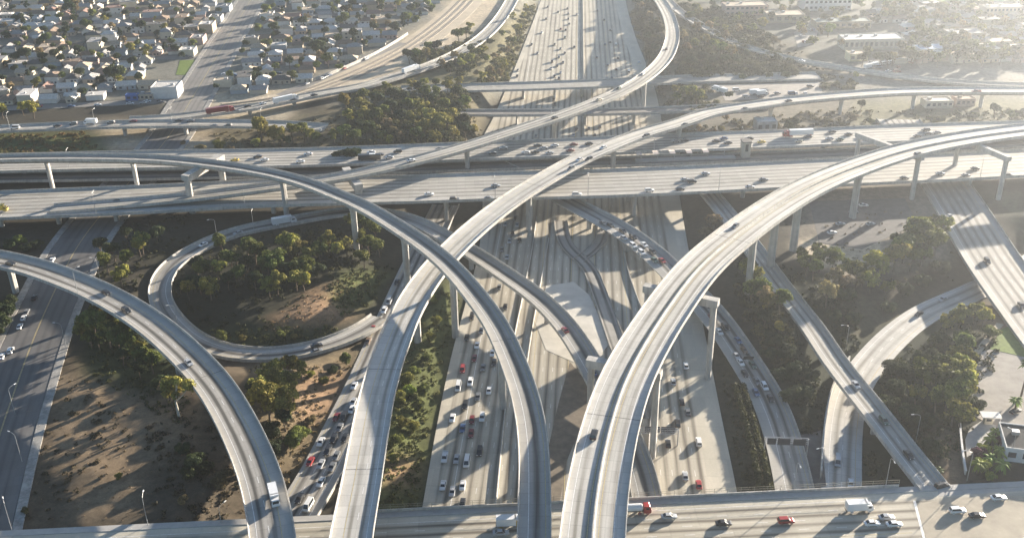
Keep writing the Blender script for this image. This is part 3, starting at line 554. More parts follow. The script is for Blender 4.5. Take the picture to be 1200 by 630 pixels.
# ================================================================ VEHICLES
def car_parts(kind):
    """x forward. returns dict part -> list of (mesh, loc)"""
    sp = dict(sedan=(4.7, 1.82, 1.43, [(-2.35, .55, .86), (-2.2, .34, .95), (-1.5, .3, .98), (1.0, .3, .92), (1.9, .3, .80), (2.3, .36, .68), (2.35, .45, .60)], (-1.75, -.95, .35, 1.15)),
              suv=(4.8, 1.92, 1.76, [(-2.4, .55, 1.0), (-2.3, .4, 1.08), (-1.5, .36, 1.1), (1.1, .36, 1.06), (2.0, .36, .98), (2.35, .4, .84), (2.4, .5, .75)], (-2.3, -2.0, .5, 1.25)),
              pickup=(5.6, 1.95, 1.85, [(-2.8, .6, 1.0), (-2.7, .45, 1.05), (-1.5, .42, 1.05), (1.3, .42, 1.08), (2.3, .42, 1.0), (2.75, .45, .9), (2.8, .55, .8)], (-.55, -.35, .75, 1.45)),
              van=(5.4, 2.0, 2.25, [(-2.7, .5, 1.1), (-2.65, .4, 1.2), (-1.5, .36, 1.2), (1.5, .36, 1.15), (2.4, .36, 1.0), (2.65, .4, .85), (2.7, .5, .78)], (-2.62, -2.55, 1.35, 2.15)))[kind]
    L, Wd, Hh, st, (rx0, tx0, tx1, fx1) = sp; hw = Wd / 2; out = {}
    mb = MB(); secs = []
    for x, zb, zt in st:
        e = hw * (.86 if abs(x) > L / 2 - .03 else (.95 if abs(x) > L / 2 - .2 else 1)); m_ = zb + (zt - zb) * .65
        secs.append([(x, -e * .93, zb), (x, -e, zb + .15), (x, -e, m_), (x, -e * .92, zt), (x, e * .92, zt), (x, e, m_), (x, e, zb + .15), (x, e * .93, zb)])
    mb.loft(secs)
    def belt(x): return float(np.interp(x, [a for a, _, _ in st], [c for _, _, c in st])) - .03
    b0, b1, tw, bw = belt(rx0), belt(fx1), hw * .74, hw * .90
    A = [(rx0, -bw, b0), (fx1, -bw, b1), (fx1, bw, b1), (rx0, bw, b0)]; B = [(tx0, -tw, Hh), (tx1, -tw, Hh), (tx1, tw, Hh), (tx0, tw, Hh)]
    mb.loft([A, B])
    if kind == 'pickup':   # bed walls
        for sy in (-1, 1): mb.box((-1.7, sy * hw * .88, 1.22), (2.1, .1, .36))
        mb.box((-2.7, 0, 1.22), (.1, hw * 1.75, .36))
    out['body'] = mb
    def face(p0, p1, p2, p3, ins=.12, push=.015):
        P = [Vector(p) for p in (p0, p1, p2, p3)]; c = sum(P, Vector()) / 4; nrm = (P[1] - P[0]).cross(P[3] - P[0]).normalized()
        if nrm.dot(c - Vector((0, 0, .9))) < 0: nrm = -nrm
        m_ = MB(); q = [p + (c - p) * ins + nrm * push for p in P]; k = [p - nrm * .01 for p in q]; m_.loft([k, q]); return m_
    out['rear_window'] = face(A[0], A[3], B[3], B[0]); out['windscreen'] = face(A[1], A[2], B[2], B[1])
    out['side_window'] = face(A[0], A[1], B[1], B[0]); out['side_window2'] = face(A[3], A[2], B[2], B[3])
    for i, sy in enumerate((-1, 1)):
        m_ = MB(); m_.box((st[-2][0] - .02, sy * hw * .68, st[-2][2] - .03), (.16, hw * .38, .14)); out['headlight%d' % i] = m_
        m_ = MB(); m_.box((st[0][0] + .03, sy * hw * .70, st[0][2] - .12), (.12, hw * .3, .16)); out['tail_light%d' % i] = m_
    r = .33 if kind == 'sedan' else .38
    for i, (fx, sy) in enumerate(((.31, -1), (.31, 1), (-.29, -1), (-.29, 1))):
        m_ = MB(); c = (fx * L, sy * (hw - .1), r); secs = []
        for dy, rr in ((-.11, r), (.11, r)): secs.append([(c[0] + rr * math.cos(a * math.pi / 6), c[1] + dy, c[2] + rr * math.sin(a * math.pi / 6)) for a in range(12)])
        m_.loft(secs, 0); rr = r * .6
        m_.poly([(c[0] + rr * math.cos(a * math.pi / 6), c[1] + sy * .118, c[2] + rr * math.sin(a * math.pi / 6)) for a in range(12)], 1); out['wheel%d' % i] = m_
    return out
def wheel_mb(x, y, r=.5, w_=.28, sy=1):
    m_ = MB(); m_.loft([[(x + r * math.cos(a * math.pi / 6), y + dy, r + r * math.sin(a * math.pi / 6)) for a in range(12)] for dy in (-w_ / 2, w_ / 2)], 0)
    m_.poly([(x + r * .55 * math.cos(a * math.pi / 6), y + sy * (w_ / 2 + .01), r + r * .55 * math.sin(a * math.pi / 6)) for a in range(12)], 1); return m_
def cab_mb(x0, x1, hw, h, slope=.35):
    mb = MB(); secs = []
    for z, a, b in ((.5, x0, x1), (1.5, x0, x1 + .04), (h * .62, x0, x1), (h - .15, x0, x1 - slope), (h, x0 + .1, x1 - slope - .2)):
        y = hw if z < h - .2 else hw * .93; secs.append([(a, -y, z), (b, -y, z), (b, y, z), (a, y, z)])
    mb.loft(secs); return mb
def truck_parts(kind):
    out = {}
    if kind == 'box_truck':
        out['cab'] = cab_mb(2.0, 3.9, 1.05, 2.4); m_ = MB(); m_.box((-1.0, 0, 2.15), (5.7, 2.4, 2.5)); m_.box((2.0, 0, 3.15), (.9, 2.3, .5)); out['cargo_box'] = m_
        m_ = MB(); m_.box((-.4, 0, .75), (6.6, 1.1, .3)); m_.box((-3.9, 0, .55), (.12, 2.2, .2)); out['chassis'] = m_
        ws = ((2.9, 1), (2.9, -1), (-2.4, 1), (-2.4, -1)); hx_, hh = 3.92, 2.4
    elif kind == 'semi':
        out['cab'] = cab_mb(5.4, 8.4, 1.2, 3.0, .5); m_ = MB(); m_.box((6.0, 0, 3.25), (1.4, 2.2, .7), taper=.8); out['wind_deflector'] = m_
        m_ = MB(); m_.box((-1.8, 0, 2.55), (13.4, 2.55, 2.8)); out['trailer'] = m_
        m_ = MB(); m_.box((0, 0, .95), (15.5, 1.0, .3)); m_.box((-8.3, 0, .6), (.12, 2.3, .2)); out['chassis'] = m_
        ws = tuple((x, s_) for x in (7.2, 4.6, 3.5, -6.2, -7.4) for s_ in (1, -1)); hx_, hh = 8.42, 3.0
    elif kind == 'bus':
        m_ = MB(); secs = []
        for x, e in ((-6, .94), (-5.8, 1), (5.7, 1), (6, .92)): secs.append([(x, -1.27 * e, .4), (x, -1.27 * e, 2.7), (x, -1.05 * e, 3.15), (x, 1.05 * e, 3.15), (x, 1.27 * e, 2.7), (x, 1.27 * e, .4)])
        m_.loft(secs); out['cab'] = m_
        for i, sy in enumerate((-1, 1)): m_ = MB(); m_.box((-.1, sy * 1.275, 2.05), (10.8, .03, .85)); out['side_window%d' % i] = m_
        m_ = MB(); m_.box((-1.5, 0, 3.28), (3.2, 1.6, .25)); out['roof_unit'] = m_
        ws = ((4.0, 1), (4.0, -1), (-3.3, 1), (-3.3, -1)); hx_, hh = 6.0, 3.1
    elif kind == 'tanker':
        out['cab'] = cab_mb(3.0, 5.2, 1.15, 2.9); m_ = MB(); secs = []
        for x, r in ((-5.0, .75), (-4.8, 1.05), (2.5, 1.05), (2.7, .75)): secs.append([(x, r * 1.1 * math.cos(a * math.pi / 8), 2.05 + r * math.sin(a * math.pi / 8)) for a in range(16)])
        m_.loft(secs); out['tank'] = m_
        m_ = MB(); m_.box((0, 0, .85), (10, 1.0, .3)); out['chassis'] = m_
        ws = tuple((x, s_) for x in (4.2, 1.8, -3.2, -4.3) for s_ in (1, -1)); hx_, hh = 5.2, 2.9
    if kind != 'bus':
        for i, sy in enumerate((-1, 1)): m_ = MB(); m_.box((hx_ - 1.1, sy * 1.06 if kind == 'box_truck' else sy * 1.21, hh * .76), (.9, .04, .6)); out['side_window%d' % i] = m_
    m_ = MB(); sl = .35 if kind == 'box_truck' else .5
    m_.loft([[(hx_ - .02, -.9, hh * .62), (hx_ + .02, -.9, hh * .62), (hx_ + .02, .9, hh * .62), (hx_ - .02, .9, hh * .62)], [(hx_ - sl * .8, -.85, hh - .2), (hx_ - sl * .8 + .04, -.85, hh - .2), (hx_ - sl * .8 + .04, .85, hh - .2), (hx_ - sl * .8, .85, hh - .2)]]); out['windscreen'] = m_
    for i, sy in enumerate((-1, 1)): m_ = MB(); m_.box((hx_ + .02, sy * .85, .95), (.1, .35, .22)); out['headlight%d' % i] = m_
    for i, (x, sy) in enumerate(ws): out['wheel%d' % i] = wheel_mb(x, sy * .98, .48, .3, sy)
    return out
PARTMATS = dict(body=None, cab=None, cargo_box='box', trailer='box', tank='box', wind_deflector=None, roof_unit='box', chassis=DARK_STEEL, rear_window=GLASS, windscreen=GLASS, side_window=GLASS, headlight=LAMPW, tail_light=LAMPR)
PROTO = {}
def proto(kind):
    if kind in PROTO: return PROTO[kind]
    parts = (car_parts if kind in ('sedan', 'suv', 'pickup', 'van') else truck_parts)(kind); L = []
    for nm, mb in parts.items():
        base = nm.rstrip('0123456789'); me = bpy.data.meshes.new(base); me.from_pydata(mb.v, [], mb.f)
        if base == 'wheel': me.materials.append(TYRE); me.materials.append(RIM); me.polygons.foreach_set('material_index', mb.m)
        else: mm = PARTMATS[base]; me.materials.append(mm if mm not in (None, 'box') else PAINTS['white'])
        me.update(); L.append((base, me, PARTMATS.get(base)))
    # a copy small enough in the photograph to need no parts: one mesh
    sv, sf, sm = [], [], []
    for nm, mb in parts.items():
        base = nm.rstrip('0123456789'); k = {'wheel': 2, 'headlight': 3, 'tail_light': 4}.get(base, 1 if PARTMATS.get(base) is GLASS else (5 if PARTMATS.get(base) == 'box' else (2 if base == 'chassis' else 0)))
        o_ = len(sv); sv += mb.v; sf += [tuple(o_ + i for i in f) for f in mb.f]; sm += [k] * len(mb.f)
    me = bpy.data.meshes.new(kind + '_small'); me.from_pydata(sv, [], sf)
    for m_ in (PAINTS['white'], GLASS, TYRE, LAMPW, LAMPR, PAINTS['white']): me.materials.append(m_)
    me.polygons.foreach_set('material_index', sm); me.update(); PROTO[kind] = (L, me); return PROTO[kind]
VEH = []   # (root, kind, colour, road phrase, px, py)
KIND_WORD = dict(sedan='sedan', suv='sport utility car', pickup='pickup truck', van='van', box_truck='box truck', semi='articulated lorry', bus='bus', tanker='tanker truck')
KIND_CAT = dict(sedan='car', suv='car', pickup='pickup', van='van', box_truck='truck', semi='truck', bus='bus', tanker='truck')
def put_vehicle(path, px, py, kind, colour, dirn, phrase, box='white', rz=None, free=None):
    dz = {'sedan': .7, 'suv': .8, 'pickup': .8, 'van': 1, 'box_truck': 1.5, 'semi': 1.8, 'bus': 1.5, 'tanker': 1.4}[kind]
    if free is not None: q = un(px, py, free + dz); q.z = free; h = 0
    else:
        q, i, off = path.locate(px, py, dz); t = path.t[i] * dirn; h = math.atan2(t[1], t[0])
        lim = max(.5, path.w - 1.3) if hasattr(path, 'w') else 1e9
        if abs(off) > lim: q = q + Vector(path.n[i]) * (math.copysign(lim, off) - off)
    if rz is not None: h = rz
    q.z += .012; parts, small = proto(kind); nm = {'sedan': 'sedan_car', 'suv': 'utility_car', 'pickup': 'pickup_truck', 'van': 'van', 'box_truck': 'box_truck', 'semi': 'articulated_lorry', 'bus': 'bus', 'tanker': 'tanker_truck'}[kind]
    if py > 225 or kind in ('semi', 'bus', 'tanker', 'box_truck'):
        root = bpy.data.objects.new(nm, None); COL.objects.link(root); root.location = q; root.rotation_euler = (0, 0, h)
        for base, me, mm in parts:
            o = inst(base, me, root)
            if mm is None: o.material_slots[0].link = 'OBJECT'; o.material_slots[0].material = PAINTS[colour]
            elif mm == 'box': o.material_slots[0].link = 'OBJECT'; o.material_slots[0].material = PAINTS[box]
    else:
        root = bpy.data.objects.new(nm, small); COL.objects.link(root); root.location = q; root.rotation_euler = (0, 0, h)
        for k_, c_ in ((0, colour), (5, box)): root.material_slots[k_].link = 'OBJECT'; root.material_slots[k_].material = PAINTS[c_]
    VEH.append((root, kind, colour if kind not in ('semi', 'box_truck', 'tanker') or box == colour else colour + ' cabbed', phrase, px, py)); return root
K1 = dict(s='sedan', u='suv', p='pickup', v='van', b='box_truck', t='semi', B='bus', k='tanker')
C1 = dict(w='white', s='silver', g='grey', k='black', r='red', m='maroon', b='blue', n='green', o='brown', y='yellow', e='beige')
def fleet(path, dirn, phrase, text):
    for tok in text.split():
        a, x, y = tok.split(','); kind, colr = K1[a[0]], C1[a[1]]; put_vehicle(path, float(x), float(y), kind, colr, dirn, phrase, C1[a[2]] if len(a) > 2 else 'white')
P110 = PATHS['110']
fleet(P110, -1, 'queueing carriageway of the main freeway near the street bridge', 'pw,521,535 ss,535,537 vw,547,540 uk,562,528 sw,519,568 ss,530,575 sw,542,568 sk,542,589 sb,542,501 sm,553,491 sm,552,507 uw,565,488 sw,530,489 uk,545,474 sw,573,457 sg,560,464 vw,537,452 uw,551,447 ur,542,432 sg,566,430 sm,556,419 sk,579,424 sw,559,404 sw,577,413 uk,553,370 sg,564,387 sk,547,395 sg,585,336 sk,592,359')
fleet(P110, -1, 'shaded carriageway of the main freeway under the crosstown decks', 'ss,597,282 ss,594,301 sk,604,255 ss,606,263 sk,601,273 sg,588,292 sk,609,281 uk,582,316 sg,600,318 ss,592,262')
fleet(P110, 1, 'right-hand carriageway of the main freeway', 'ss,789,447 sk,783,519 uk,794,495 ss,803,557 sr,819,567 sw,804,428 uw,819,517 sg,806,482 sk,799,470 ss,770,437')
fleet(P110, -1, 'distant main freeway, near-side lanes', 'sw,635,38 sk,623,52 sg,607,82 sk,606,89 sm,657,34 sk,663,35 un,662,44 sg,657,57 sk,662,62 sk,673,55 sg,655,67 uk,647,72 sk,653,77 sg,660,73 ss,657,85 sk,650,89 uk,655,92 sk,665,10 sg,666,16 sk,666,22 sg,667,28 sg,676,17 sk,642,8 sk,650,52 ss,646,80 sg,630,62 sk,640,22 sg,654,14 sk,649,116 uk,650,122 sg,648,127 sk,622,150 sg,628,159 sk,676,151 ss,672,158')
fleet(P110, 1, 'distant main freeway, far-side lanes', 'sk,699,67 uw,722,52 sk,715,49 sg,709,52 sk,722,81 vs,737,84 sw,749,73 sk,717,91 sg,715,35 sk,708,23 sg,700,12 sk,724,68 sg,712,76 sk,703,148 sk,697,158 sg,690,150')
fleet(PD, -1, 'wide flyover that climbs to the right edge', 'uk,690,186 sw,679,186.5 ug,669,197 sw,707,172.5 uk,757,159 sk,803,146 sk,876,129 sk,924,118 pm,1144,107')
fleet(PF, -1, 'long flyover coming down from the top', 'sk,650,137.5 se,702,116.5 sw,753,86.5 sk,781,57 sn,725,103 sw,482,187.5')
fleet(PE, 1, 'broad twin-roadway flyover', 'ug,1076,180 uk,696,508'); fleet(PE, -1, 'broad twin-roadway flyover', 'sg,862,264')
fleet(PG, 1, 'left foreground flyover', 'sk,124,342 uk,148,363 sk,12.5,308 ss,221,424 bw,321,580')
fleet(PH, -1, 'loop ramp and its straight tail', 'sw,238,286 ss,279,272.5 sm,662,386 sb,695,436'); fleet(PH, 1, 'loop ramp and its straight tail', '')
put_vehicle(PH, 333, 259, 'box_truck', 'white', 1, 'top of the loop ramp').scale = (1.5, 1.1, 1.15)
PN = PATHS['N']
fleet(PN, -1, 'jammed slip road between the two left flyovers', 'sw,415,451 ss,414,470 sw,412,479 sm,394,488 uk,403,487 sg,398,500 uk,391,513 sw,376,517 uk,384,527 sg,394,533 sr,363.5,540 ss,376,543 sw,376,564 vw,361,591 sk,351,583 sg,389,546 sk,404,512')
fleet(PN, -1, 'upper stretch of the slip road beside the loop', 'uw,450,363 pr,438,384 sk,465,330 vs,456,352 so,431,399')
fleet(PH, -1, 'lower curve of the loop ramp', 'sk,371,404 sg,372,412')
fleet(PI_, 1, 'congested exit ramp under the twin flyover', 'sk,715,263 sg,707,261 sk,730,270 uk,742,277 ss,731,278 uw,742,287 sw,755,286 uw,752,295 sk,765,294 sn,767,304 sr,776,305 sk,830,357 sm,834,371 uk,850,382 sw,843,388 sb,865,398 ss,863,416 so,872,410 sw,868,424 sn,882,427 sk,873,437 sg,887,446 uw,896,452 sb,886,459 sk,903,466')
fleet(PJ, 1, 'straight exit ramp at right', 'sk,923,347.5 ss,1003,450 un,1036,492 sk,1065,532')
PK = PATHS['K']
fleet(PK, 1, 'sunken slip road curving under the exit ramp', 'ss,1105,350 sk,1077,367 vs,982,539 sw,997,566')
fleet(PL, 1, 'sunlit street at the right edge', 'sw,1113,253 uk,1157,305 sk,1197,357')
fleet(PM, -1, 'shaded avenue at lower left, by its left kerb', 'sk,40,348 sg,31,365 sw,27.5,372 sw,23,382 uw,12,410 sw,2,417'); fleet(PM, -1, 'shaded avenue just below the crosstown deck', 'sw,61,304')
fleet(PO1, -1, 'elevated road at upper left', 'vw,17.5,149 sk,67,147 ug,86,144.5 bw,106,142.5 ug,130,143 sm,156,141.5 sk,250,147.5 uk,267,147 sk,210,140 sg,223,141')
fleet(PO2, 1, 'elevated slip road above the trees', 'sw,308,121 sk,290,124 sk,345,117 sk,368,111 sg,278,130 trm,258,129 tw,335,116 tw,482,81')
fleet(PN2, -1, 'far carriageway of the crosstown freeway', 'sk,302,183 sw,310,187 sw,361,180 sw,352,189 sy,275,187 sw,435,178 sk,445,181 Bk,433,184 ss,456,184 uk,466,177 sg,515,174 sk,630,170 ss,637,173 sw,650,170 sk,627,178 ss,644,179 sm,672,169 sm,668,176 sk,690,168 sg,792,165 sk,802,164 sk,839,165 sb,848,162 sk,853,167 sk,878,162 sy,892,166 se,936,165 sg,947,160 sk,975,154 ss,972,162 sn,984,163 sk,994,157 tr,935,156 sk,1009,160 sg,1018,163 uk,1085,152 sk,1087,156 sg,1098,155 sk,1075,159 ss,590,173 sk,577,179 sw,616,178')
fleet(PN1, 1, 'near carriageway of the crosstown freeway', 'sw,503,227 uk,532.5,235 ss,581,217 sg,573,234 uw,676,227 uw,761,222.5 sk,797,221 ss,803,210 uk,811,212 ss,879,218.5 sg,895,210 ss,827,203 sk,138,235 ss,1102,203 sk,1143,197 sg,1132,205 uk,1183,206 sk,1060,208 byy,-1,244')
fleet(PQ, 1, 'hazy ramp at upper right', 'sw,940,71')
fleet(PS, 1, 'street bridge along the bottom edge', 'ss,784,604 sk,848,612 ur,921,609 bw,1007,593 sw,1022,612 ss,1039,605 sw,1048,613 uw,1122,597 sk,1145,603 sw,1170,582 ss,587,623 by,597,611 kr,742,596')
sh = math.atan2(sdv.y, sdv.x)
put_vehicle(None, 1104, 568, 'suv', 'black', 1, 'driveway corner at the end of the exit ramp', rz=sh + .3, free=7.2)
# each vehicle is told apart by its place along its own road
def label_vehicles():
  byroad = {}
  for v in VEH: byroad.setdefault(v[3], []).append(v)
  for ph, vs in byroad.items():
      horiz = (max(v[4] for v in vs) - min(v[4] for v in vs)) > (max(v[5] for v in vs) - min(v[5] for v in vs))
      sub = {}
      for v in vs: sub.setdefault((v[1], v[2]), []).append(v)
      for (k_, c_), l_ in sub.items():
          l_.sort(key=lambda v: v[4] if horiz else -v[5])
          for n_, v in enumerate(l_):
              end = 'left' if horiz else 'near end'
              w_ = (('only ' if len(vs) > 1 else '') if len(l_) == 1 else ordn(n_ + 1) + ' ') + c_ + ' ' + KIND_WORD[k_] + ('' if len(l_) == 1 else ' from the ' + end)
              lab = w_ + ' on the ' + ph
              if len(lab.split()) > 16: lab = ' '.join(lab.split()[:16])
              tag(v[0], lab, KIND_CAT[k_], 'vehicles on the ' + ph)
# ================================================================ TREES AND PLANTS
def leaves(rng, lumps, per, size, cols, flat=.55, colv=.25):
    """small leaf sprays spread through each clump; returns verts, quads, per-vertex colours"""
    Vv, Ff, Cc = [], [], []
    for (c, r, sc) in lumps:
        n = int(per * r * r); u = rng.normal(size=(n, 3)); u /= np.linalg.norm(u, axis=1)[:, None]; u[:, 2] = np.where(u[:, 2] < -.45, -u[:, 2], u[:, 2])
        rad = r * rng.uniform(.55, 1.08, n)[:, None]; p = np.array(c) + u * rad * np.array([1, 1, sc])
        nn = u * .8 + rng.normal(size=(n, 3)) * .55; nn /= np.linalg.norm(nn, axis=1)[:, None]
        a = np.cross(nn, rng.normal(size=(n, 3))); a /= np.linalg.norm(a, axis=1)[:, None]; b = np.cross(nn, a)
        s_ = (size * rng.uniform(.6, 1.35, n))[:, None]
        q = np.stack([p - a * s_ - b * s_ * flat, p + a * s_ - b * s_ * .3, p + a * s_ * .8 + b * s_ * flat, p - a * s_ * .5 + b * s_ * .8], 1)
        k = len(Vv) * 0 + sum(len(x) for x in Vv); Vv.append(q.reshape(-1, 3)); Ff.append(np.arange(n * 4).reshape(n, 4) + k)
        t = rng.uniform(0, 1); col = np.array(cols[0]) * (1 - t) + np.array(cols[1]) * t; cc = col * rng.uniform(1 - colv, 1 + colv, n)[:, None]; Cc.append(np.repeat(cc, 4, 0))
    return np.concatenate(Vv), np.concatenate(Ff), np.concatenate(Cc)
def leaf_mesh(name, V_, F_, C_, m_):
    me = bpy.data.meshes.new(name); me.from_pydata(V_.tolist(), [], F_.tolist()); me.materials.append(m_)
    a = me.attributes.new('leafcol', 'FLOAT_COLOR', 'POINT'); a.data.foreach_set('color', np.concatenate([C_, np.ones((len(C_), 1))], 1).ravel()); return me
TREEP = {}
GRN = ((.045, .062, .018), (.165, .185, .042)); OLV = ((.10, .105, .028), (.27, .25, .055)); DRK = ((.022, .036, .016), (.05, .065, .022)); YEL = ((.17, .15, .03), (.27, .225, .045)); BRN = ((.13, .10, .045), (.20, .155, .075)); PRP = ((.06, .02, .035), (.11, .04, .05)); LIM = ((.10, .14, .025), (.22, .25, .04))
def make_tree(key, seed, shape, cols, h=10.0):
    """normalised to height h; shape: round / tall / spread / bush / loose"""
    rng = np.random.default_rng(seed); lumps = []
    rw, cz, rh, nl, lr = dict(round=(3.2, 6.3, 2.9, 15, 1.5), tall=(2.1, 6.2, 3.6, 15, 1.2), spread=(4.4, 6.6, 2.3, 19, 1.5), bush=(4.6, 3.6, 3.8, 16, 2.3), loose=(3.4, 6.2, 3.0, 13, 1.25))[shape]
    for i in range(nl):
        u = rng.normal(size=3); u /= np.linalg.norm(u); k = rng.uniform(.45, 1.0)
        if i < nl * .7: u[2] = abs(u[2]) * .9 + .05
        c = np.array([u[0] * rw * k, u[1] * rw * k, cz + u[2] * rh * k]); r = lr * rng.uniform(.65, 1.25)
        c[2] = max(c[2], r * .75); lumps.append((c, r, rng.uniform(.7, .9)))
    if shape in ('round', 'spread', 'bush'): lumps.append((np.array([0, 0, cz - .4]), rw * .55, .8))
    V_, F_, C_ = leaves(rng, lumps, 80 if shape != 'loose' else 60, .32, cols)
    crown = leaf_mesh('crown', V_, F_, C_, LEAF)
    mb = MB(); bend = rng.uniform(-.5, .5, 2)
    fork = cz - rh * .9 if shape != 'bush' else .6; fork = max(fork, .6)
    mb.tube([(0, 0, -.6), (bend[0] * .3, bend[1] * .3, fork * .5), (bend[0], bend[1], fork)], [.32, .24, .19], 7)
    for i in rng.choice(nl, 5, replace=False):
        c = lumps[i][0]; m_ = np.array([bend[0], bend[1], fork]); mid = m_ * .45 + c * .55 + np.array([0, 0, -.4])
        mb.tube([tuple(m_ - [0, 0, .15]), tuple(mid), tuple(c)], [.15, .10, .05], 5)
    tm = bpy.data.meshes.new('trunk'); tm.from_pydata([tuple(v) for v in mb.v], [], mb.f); tm.materials.append(BARK_W if key in ('euc', 'euc2') else BARK)
    TREEP[key] = (tm, crown, h)
for k_, sd_, sh_, co_ in (('rg1', 1, 'round', GRN), ('rg2', 2, 'round', GRN), ('ro1', 3, 'round', OLV), ('ro2', 4, 'loose', OLV), ('sg', 5, 'spread', GRN), ('so', 6, 'spread', OLV), ('td', 7, 'tall', DRK), ('rd1', 8, 'round', DRK), ('rd2', 9, 'spread', DRK), ('ry', 10, 'round', YEL), ('bb', 11, 'bush', BRN), ('bg', 12, 'bush', GRN), ('bd', 13, 'bush', DRK), ('bo', 14, 'bush', OLV), ('lb', 15, 'loose', BRN), ('euc', 16, 'loose', OLV), ('euc2', 17, 'tall', GRN), ('bp', 18, 'bush', PRP), ('rl', 19, 'round', LIM), ('bl', 20, 'bush', LIM)): make_tree(k_, sd_, sh_, co_)
def make_palm(key, h, fr, seed, col):
    rng = np.random.default_rng(seed); mb = MB(); mb.tube([(0, 0, -.5), (.15, .1, h * .5), (.25, .2, h)], [.3, .22, .18], 7)
    tm = bpy.data.meshes.new('trunk'); tm.from_pydata([tuple(v) for v in mb.v], [], mb.f); tm.materials.append(BARK)
    Vv, Ff, Cc = [], [], []
    for i in range(26):
        a = rng.uniform(0, 2 * math.pi); up = rng.uniform(-.25, .95); d = np.array([math.cos(a), math.sin(a), 0]); s_ = np.array([-d[1], d[0], 0]); P = []
        for t in np.linspace(0, 1, 6): P.append(np.array([.25, .2, h]) + d * fr * t * (1 - .15 * up) + np.array([0, 0, fr * (up * t - .75 * t * t)]))
        k = len(Vv); wd = [.06, .34, .42, .36, .22, .03]
        for p, w2 in zip(P, wd): Vv += [p - s_ * w2 + [0, 0, -w2 * .5], p, p + s_ * w2 + [0, 0, -w2 * .5]]
        for j in range(5):
            b = k + j * 3; Ff += [[b, b + 1, b + 4, b + 3], [b + 1, b + 2, b + 5, b + 4]]
        Cc += [np.array(col) * rng.uniform(.7, 1.3)] * 18
    TREEP[key] = (tm, leaf_mesh('crown', np.array(Vv), np.array(Ff), np.array(Cc), LEAF), h + fr * .3)
make_palm('pt', 12, 2.6, 31, (.06, .085, .025)); make_palm('pl', 3.2, 2.6, 32, (.15, .20, .035)); make_palm('ag', .4, 1.6, 33, (.14, .16, .06))
TREES = []; TSC = 1.26
DESC = dict(rg1='round green tree', rg2='bushy green tree', ro1='round olive-green tree', ro2='loose olive-green tree', sg='spreading green tree', so='spreading olive-green tree', td='tall dark tree', rd1='dark round tree', rd2='dark spreading tree', ry='yellow-green round tree', bb='brownish shrub', bg='green shrub', bd='dark shrub', bo='olive shrub', lb='dry brownish tree', euc='pale-trunked gum tree', euc2='slender gum tree', bp='purple-leaved shrub', rl='bright lime-green tree', bl='bright lime-green shrub', pt='tall thin palm', pl='low bright palm', ag='spiky grey-green plant')
LOWP = [k for k in ('J', 'I', 'H', 'K', 'N', 'L', 'M', 'S', 'O1', 'O2')]
def put_tree(key, q, h, area, wide=1.0):
    for k_ in LOWP:
        p_ = PATHS[k_]; j_ = p_.near_xy(q.x, q.y)
        if (p_.p[j_, 0] - q.x) ** 2 + (p_.p[j_, 1] - q.y) ** 2 < (p_.w + (1.0 if key[0] in 'ba' else 2.5)) ** 2: return
    if q.z < .3: return
    px, py = pr(q.x, q.y, q.z); TREES.append([None, key, area, px, py, Vector(q), h, wide, random.uniform(0, 6.28)])
def build_trees(limit=292):
    order = sorted([t for t in TREES if t[1][0] not in 'bpa'], key=lambda t: -t[6] / (t[5].xy.length + 1)); far = order[limit:]; farid = {id(t) for t in far}
    for t in TREES:
        if id(t) in farid: continue
        tm, cm, hh = TREEP[t[1]]; s_ = t[6] / hh
        root = bpy.data.objects.new('palm_tree' if t[1] in ('pt', 'pl') else ('shrub' if t[1][0] in 'ba' else 'tree'), None); COL.objects.link(root); root.location = t[5]; root.rotation_euler = (0, 0, t[8]); root.scale = (s_ * t[7], s_ * t[7], s_); t[0] = root
        inst('trunk', tm, root); inst('crown', cm, root)
    VV, FF, CC, k = [], [], [], 0; rng = np.random.default_rng(3)
    for t in far:
        cm = TREEP[t[1]][1]; n = len(cm.vertices); V = np.zeros(n * 3); cm.vertices.foreach_get('co', V); V = V.reshape(-1, 4, 3); C = np.zeros(n * 4); cm.attributes['leafcol'].data.foreach_get('color', C); C = C.reshape(-1, 4, 4)[:, :, :3]
        m = rng.random(len(V)) < .45; V = V[m]; C = C[m] * rng.uniform(.8, 1.2); c = V.mean(1, keepdims=True); V = c + (V - c) * 1.5; s_ = t[6] / 10
        V = V * np.array([s_ * t[7], s_ * t[7], s_]); ca, sa = math.cos(t[8]), math.sin(t[8]); V = np.stack([V[..., 0] * ca - V[..., 1] * sa, V[..., 0] * sa + V[..., 1] * ca, V[..., 2]], -1) + np.array(t[5])
        VV.append(V.reshape(-1, 3)); CC.append(C.reshape(-1, 3)); FF.append(np.arange(len(V) * 4).reshape(-1, 4) + k); k += len(V) * 4
    if far: o = bpy.data.objects.new('distant_trees', leaf_mesh('distant_trees', np.concatenate(VV), np.concatenate(FF), np.concatenate(CC), LEAF)); COL.objects.link(o); o['kind'] = 'stuff'
    TREES[:] = [t for t in TREES if t[0] is not None]
def grove(area, text):
    for tok in text.split():
        a = tok.split(','); put_tree(a[0], ground_at(float(a[1]), float(a[2])), float(a[3]) * (TSC if a[0][0] != 'b' else TSC * .9), area, float(a[4]) if len(a) > 4 else random.uniform(.9, 1.15))
